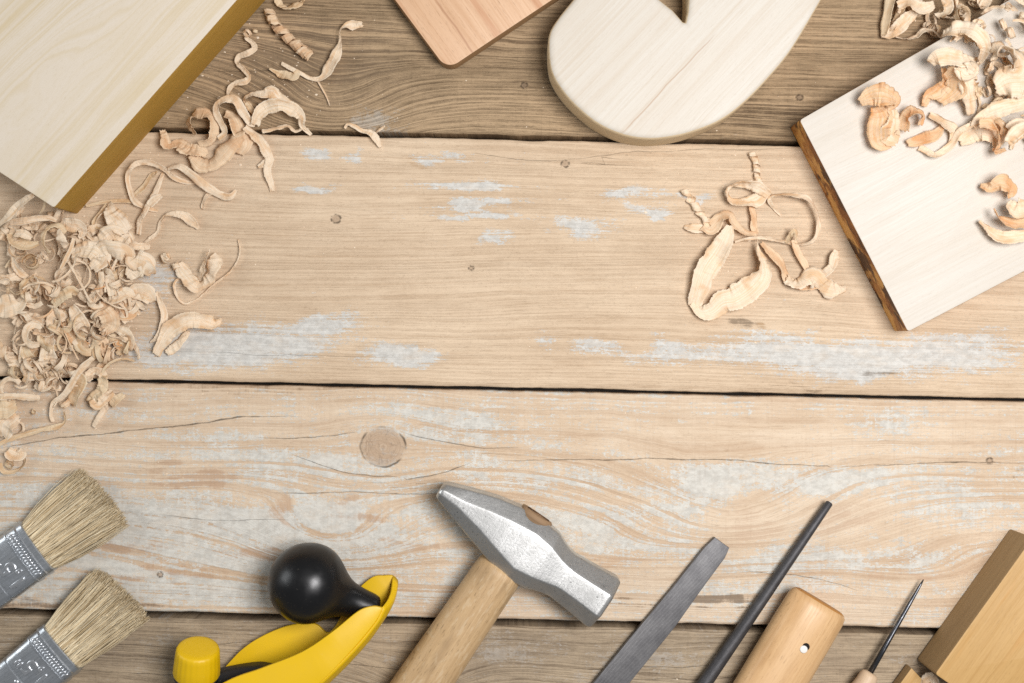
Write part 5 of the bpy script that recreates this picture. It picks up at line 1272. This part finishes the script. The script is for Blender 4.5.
while made < 105:
    if made == 56: LITTER = ALL_LITTER
    x, y = rf.uniform(905, 1040), rf.uniform(-20, 150)
    # keep to the heap: right of a line from (895,0) to (1000,150)
    edge = 902+max(0, y)*.78
    if x < edge: continue
    if y > 40 and x < 960 : continue
    dn = min(1, (x-edge)/50)
    onb = BH+1 if (y-38 > -(x-945)*.58) else 4
    z = onb+rf.uniform(0, .9)*18*dn
    ty = rf.choices(('coil', 'strip', 'flake'), (4, 4, 1.2))[0]
    mt = rf.choices(('shav_a', 'shav_b', 'shav_o'), (6, 2, 1.2 if y > 40 else .2))[0]
    if ty == 'coil':
        coil(x, y, z+5, rf.uniform(2, 4), rf.uniform(4, 8), rf.uniform(.9, 2.2), rf.uniform(2.5, 6), rf.uniform(0, 6.28), rf.uniform(0, 1.1), LB[ty], mt, GB, 1500+made, rf.uniform(0, 4), .2, .7)
    else:
        a = rf.uniform(0, 6.28); L_ = rf.uniform(18, 40) if ty == 'strip' else rf.uniform(10, 16)
        wd = rf.uniform(2, 6) if ty == 'strip' else rf.uniform(6, 11)
        kk = rf.uniform(-1, 1)*.8
        pts = []
        px, py = x-math.cos(a)*L_/2, y-math.sin(a)*L_/2
        for q in range(6):
            pts.append((max(px, edge-4), py)); px += math.cos(a)*L_/5; py += math.sin(a)*L_/5; a += kk
        shav((0, 0, 1), pts, wd, LB[ty], [z-onb+rf.uniform(0, 5) for _ in pts], [rf.uniform(-50, 50) for _ in range(3)], mt, GB, 1500+made, base=onb, crumple=2.0 if ty == 'flake' else .9, rag=.22, per=8)
    made += 1
LITTER = None
lv, lf, lu = [], [], []
for vs_, fs_, us_ in ALL_LITTER:
    b_ = len(lv); lv += vs_; lu += us_
    lf += [tuple(q+b_ for q in f) for f in fs_]
me = mesh_from('shaving_litter', lv, lf)
uvl = me.uv_layers.new(name='UVMap')
for l in me.loops: uvl.data[l.index].uv = lu[l.vertex_index]
o = sharp(link('shaving_litter', me, M['shav_a']), 24)
tk = o.modifiers.new('thick', 'SOLIDIFY'); tk.thickness = .16*S; tk.offset = 0
tag(o, 'fine curls and threads filling the two heaps of shavings', 'shavings', kind='stuff')
shav((0, 0, 1), [(922, 690), (924, 682), (930, 678), (936, 682), (936, 692)], [8, 9, 10, 9, 8], 'white scrap of shaving at the foot of the thick block', [14, 16, 18, 17, 14], [20, 30, 30, 20, 10], 'shav_a', None, 3, crumple=1.4, rag=.3)

# sawdust: fine specks on the planks
rs = random.Random(12)
vs, fs = [], []
def speck(x, y, z, r):
    b = len(vs)
    a0 = rs.uniform(0, 6.28); n = 5
    p = U(x, y, z)
    for k in range(n):
        rr_ = r*rs.uniform(.5, 1.2); th_ = a0+k*2*math.pi/n
        vs.append(Vector((p.x+rr_*1.5*math.cos(th_), p.y+rr_*math.sin(th_), z+.3)))
    vs.append(Vector((p.x, p.y, z+.3+r*.7)))
    for k in range(n): fs.append((b+k, b+(k+1) % n, b+n))
for _ in range(900):
    q = rs.random()
    if q < .6: x, y = abs(rs.gauss(0, 95)), rs.gauss(320, 90)
    elif q < .82: x, y = rs.gauss(250, 60), rs.gauss(110, 60)
    elif q < .92: x, y = rs.gauss(760, 60), rs.gauss(240, 60)
    else: x, y = rs.uniform(0, 1024), rs.uniform(0, 683)
    yr = y-(x-CX)*TILT
    if min(abs(yr-137), abs(yr-389), abs(yr-623)) < 6: continue
    z = -2 if yr < 137 else 0 if yr < 389 else -1 if yr < 623 else -3
    speck(x, y, z, rs.uniform(.25, .75)*(2.0 if rs.random() < .06 else 1))
o = link('sawdust', mesh_from('sawdust', vs, fs), M['shav_a'])
tag(o, 'fine pale sawdust specks scattered over the planks', 'sawdust', kind='stuff')

# ------------------------------------------------------------------ camera, light
cam = bpy.data.cameras.new('camera')
co = bpy.data.objects.new('camera', cam); col.objects.link(co)
co.location = (0, 0, HC*S)
cam.sensor_width = 36; cam.lens = 36*HC/1024.0
cam.clip_start = .02; cam.clip_end = 20
cam.dof.use_dof = True; cam.dof.focus_distance = (HC-8)*S; cam.dof.aperture_fstop = 4.5
sc.camera = co

def area(name, loc, target, size, energy, color=(1, 1, 1), shape='SQUARE', sy=None):
    l = bpy.data.lights.new(name, 'AREA'); l.energy = energy; l.color = color
    l.shape = 'RECTANGLE' if sy else shape; l.size = size
    if sy: l.size_y = sy
    o = bpy.data.objects.new(name, l); col.objects.link(o)
    o.location = loc
    o.rotation_euler = (Vector(target)-Vector(loc)).to_track_quat('-Z', 'Y').to_euler()
    return o
area('window_light', (.36, .06, .98), (0.06, 0.02, 0), .42, 12.4, (1, .978, .985))
area('side_light', (-1.1, .25, .55), (0, 0, 0), .5, 3.2, (.95, .98, 1))

w = bpy.data.worlds.new('World'); sc.world = w; w.use_nodes = True
bg = w.node_tree.nodes['Background']
bg.inputs[0].default_value = (.95, .97, 1, 1); bg.inputs[1].default_value = .17

sc.view_settings.view_transform = 'Standard'
sc.view_settings.look = 'None'
sc.view_settings.exposure = 0.13
sc.view_settings.gamma = 1.0
sc.cycles.max_bounces = 8
sc.cycles.use_denoising = False
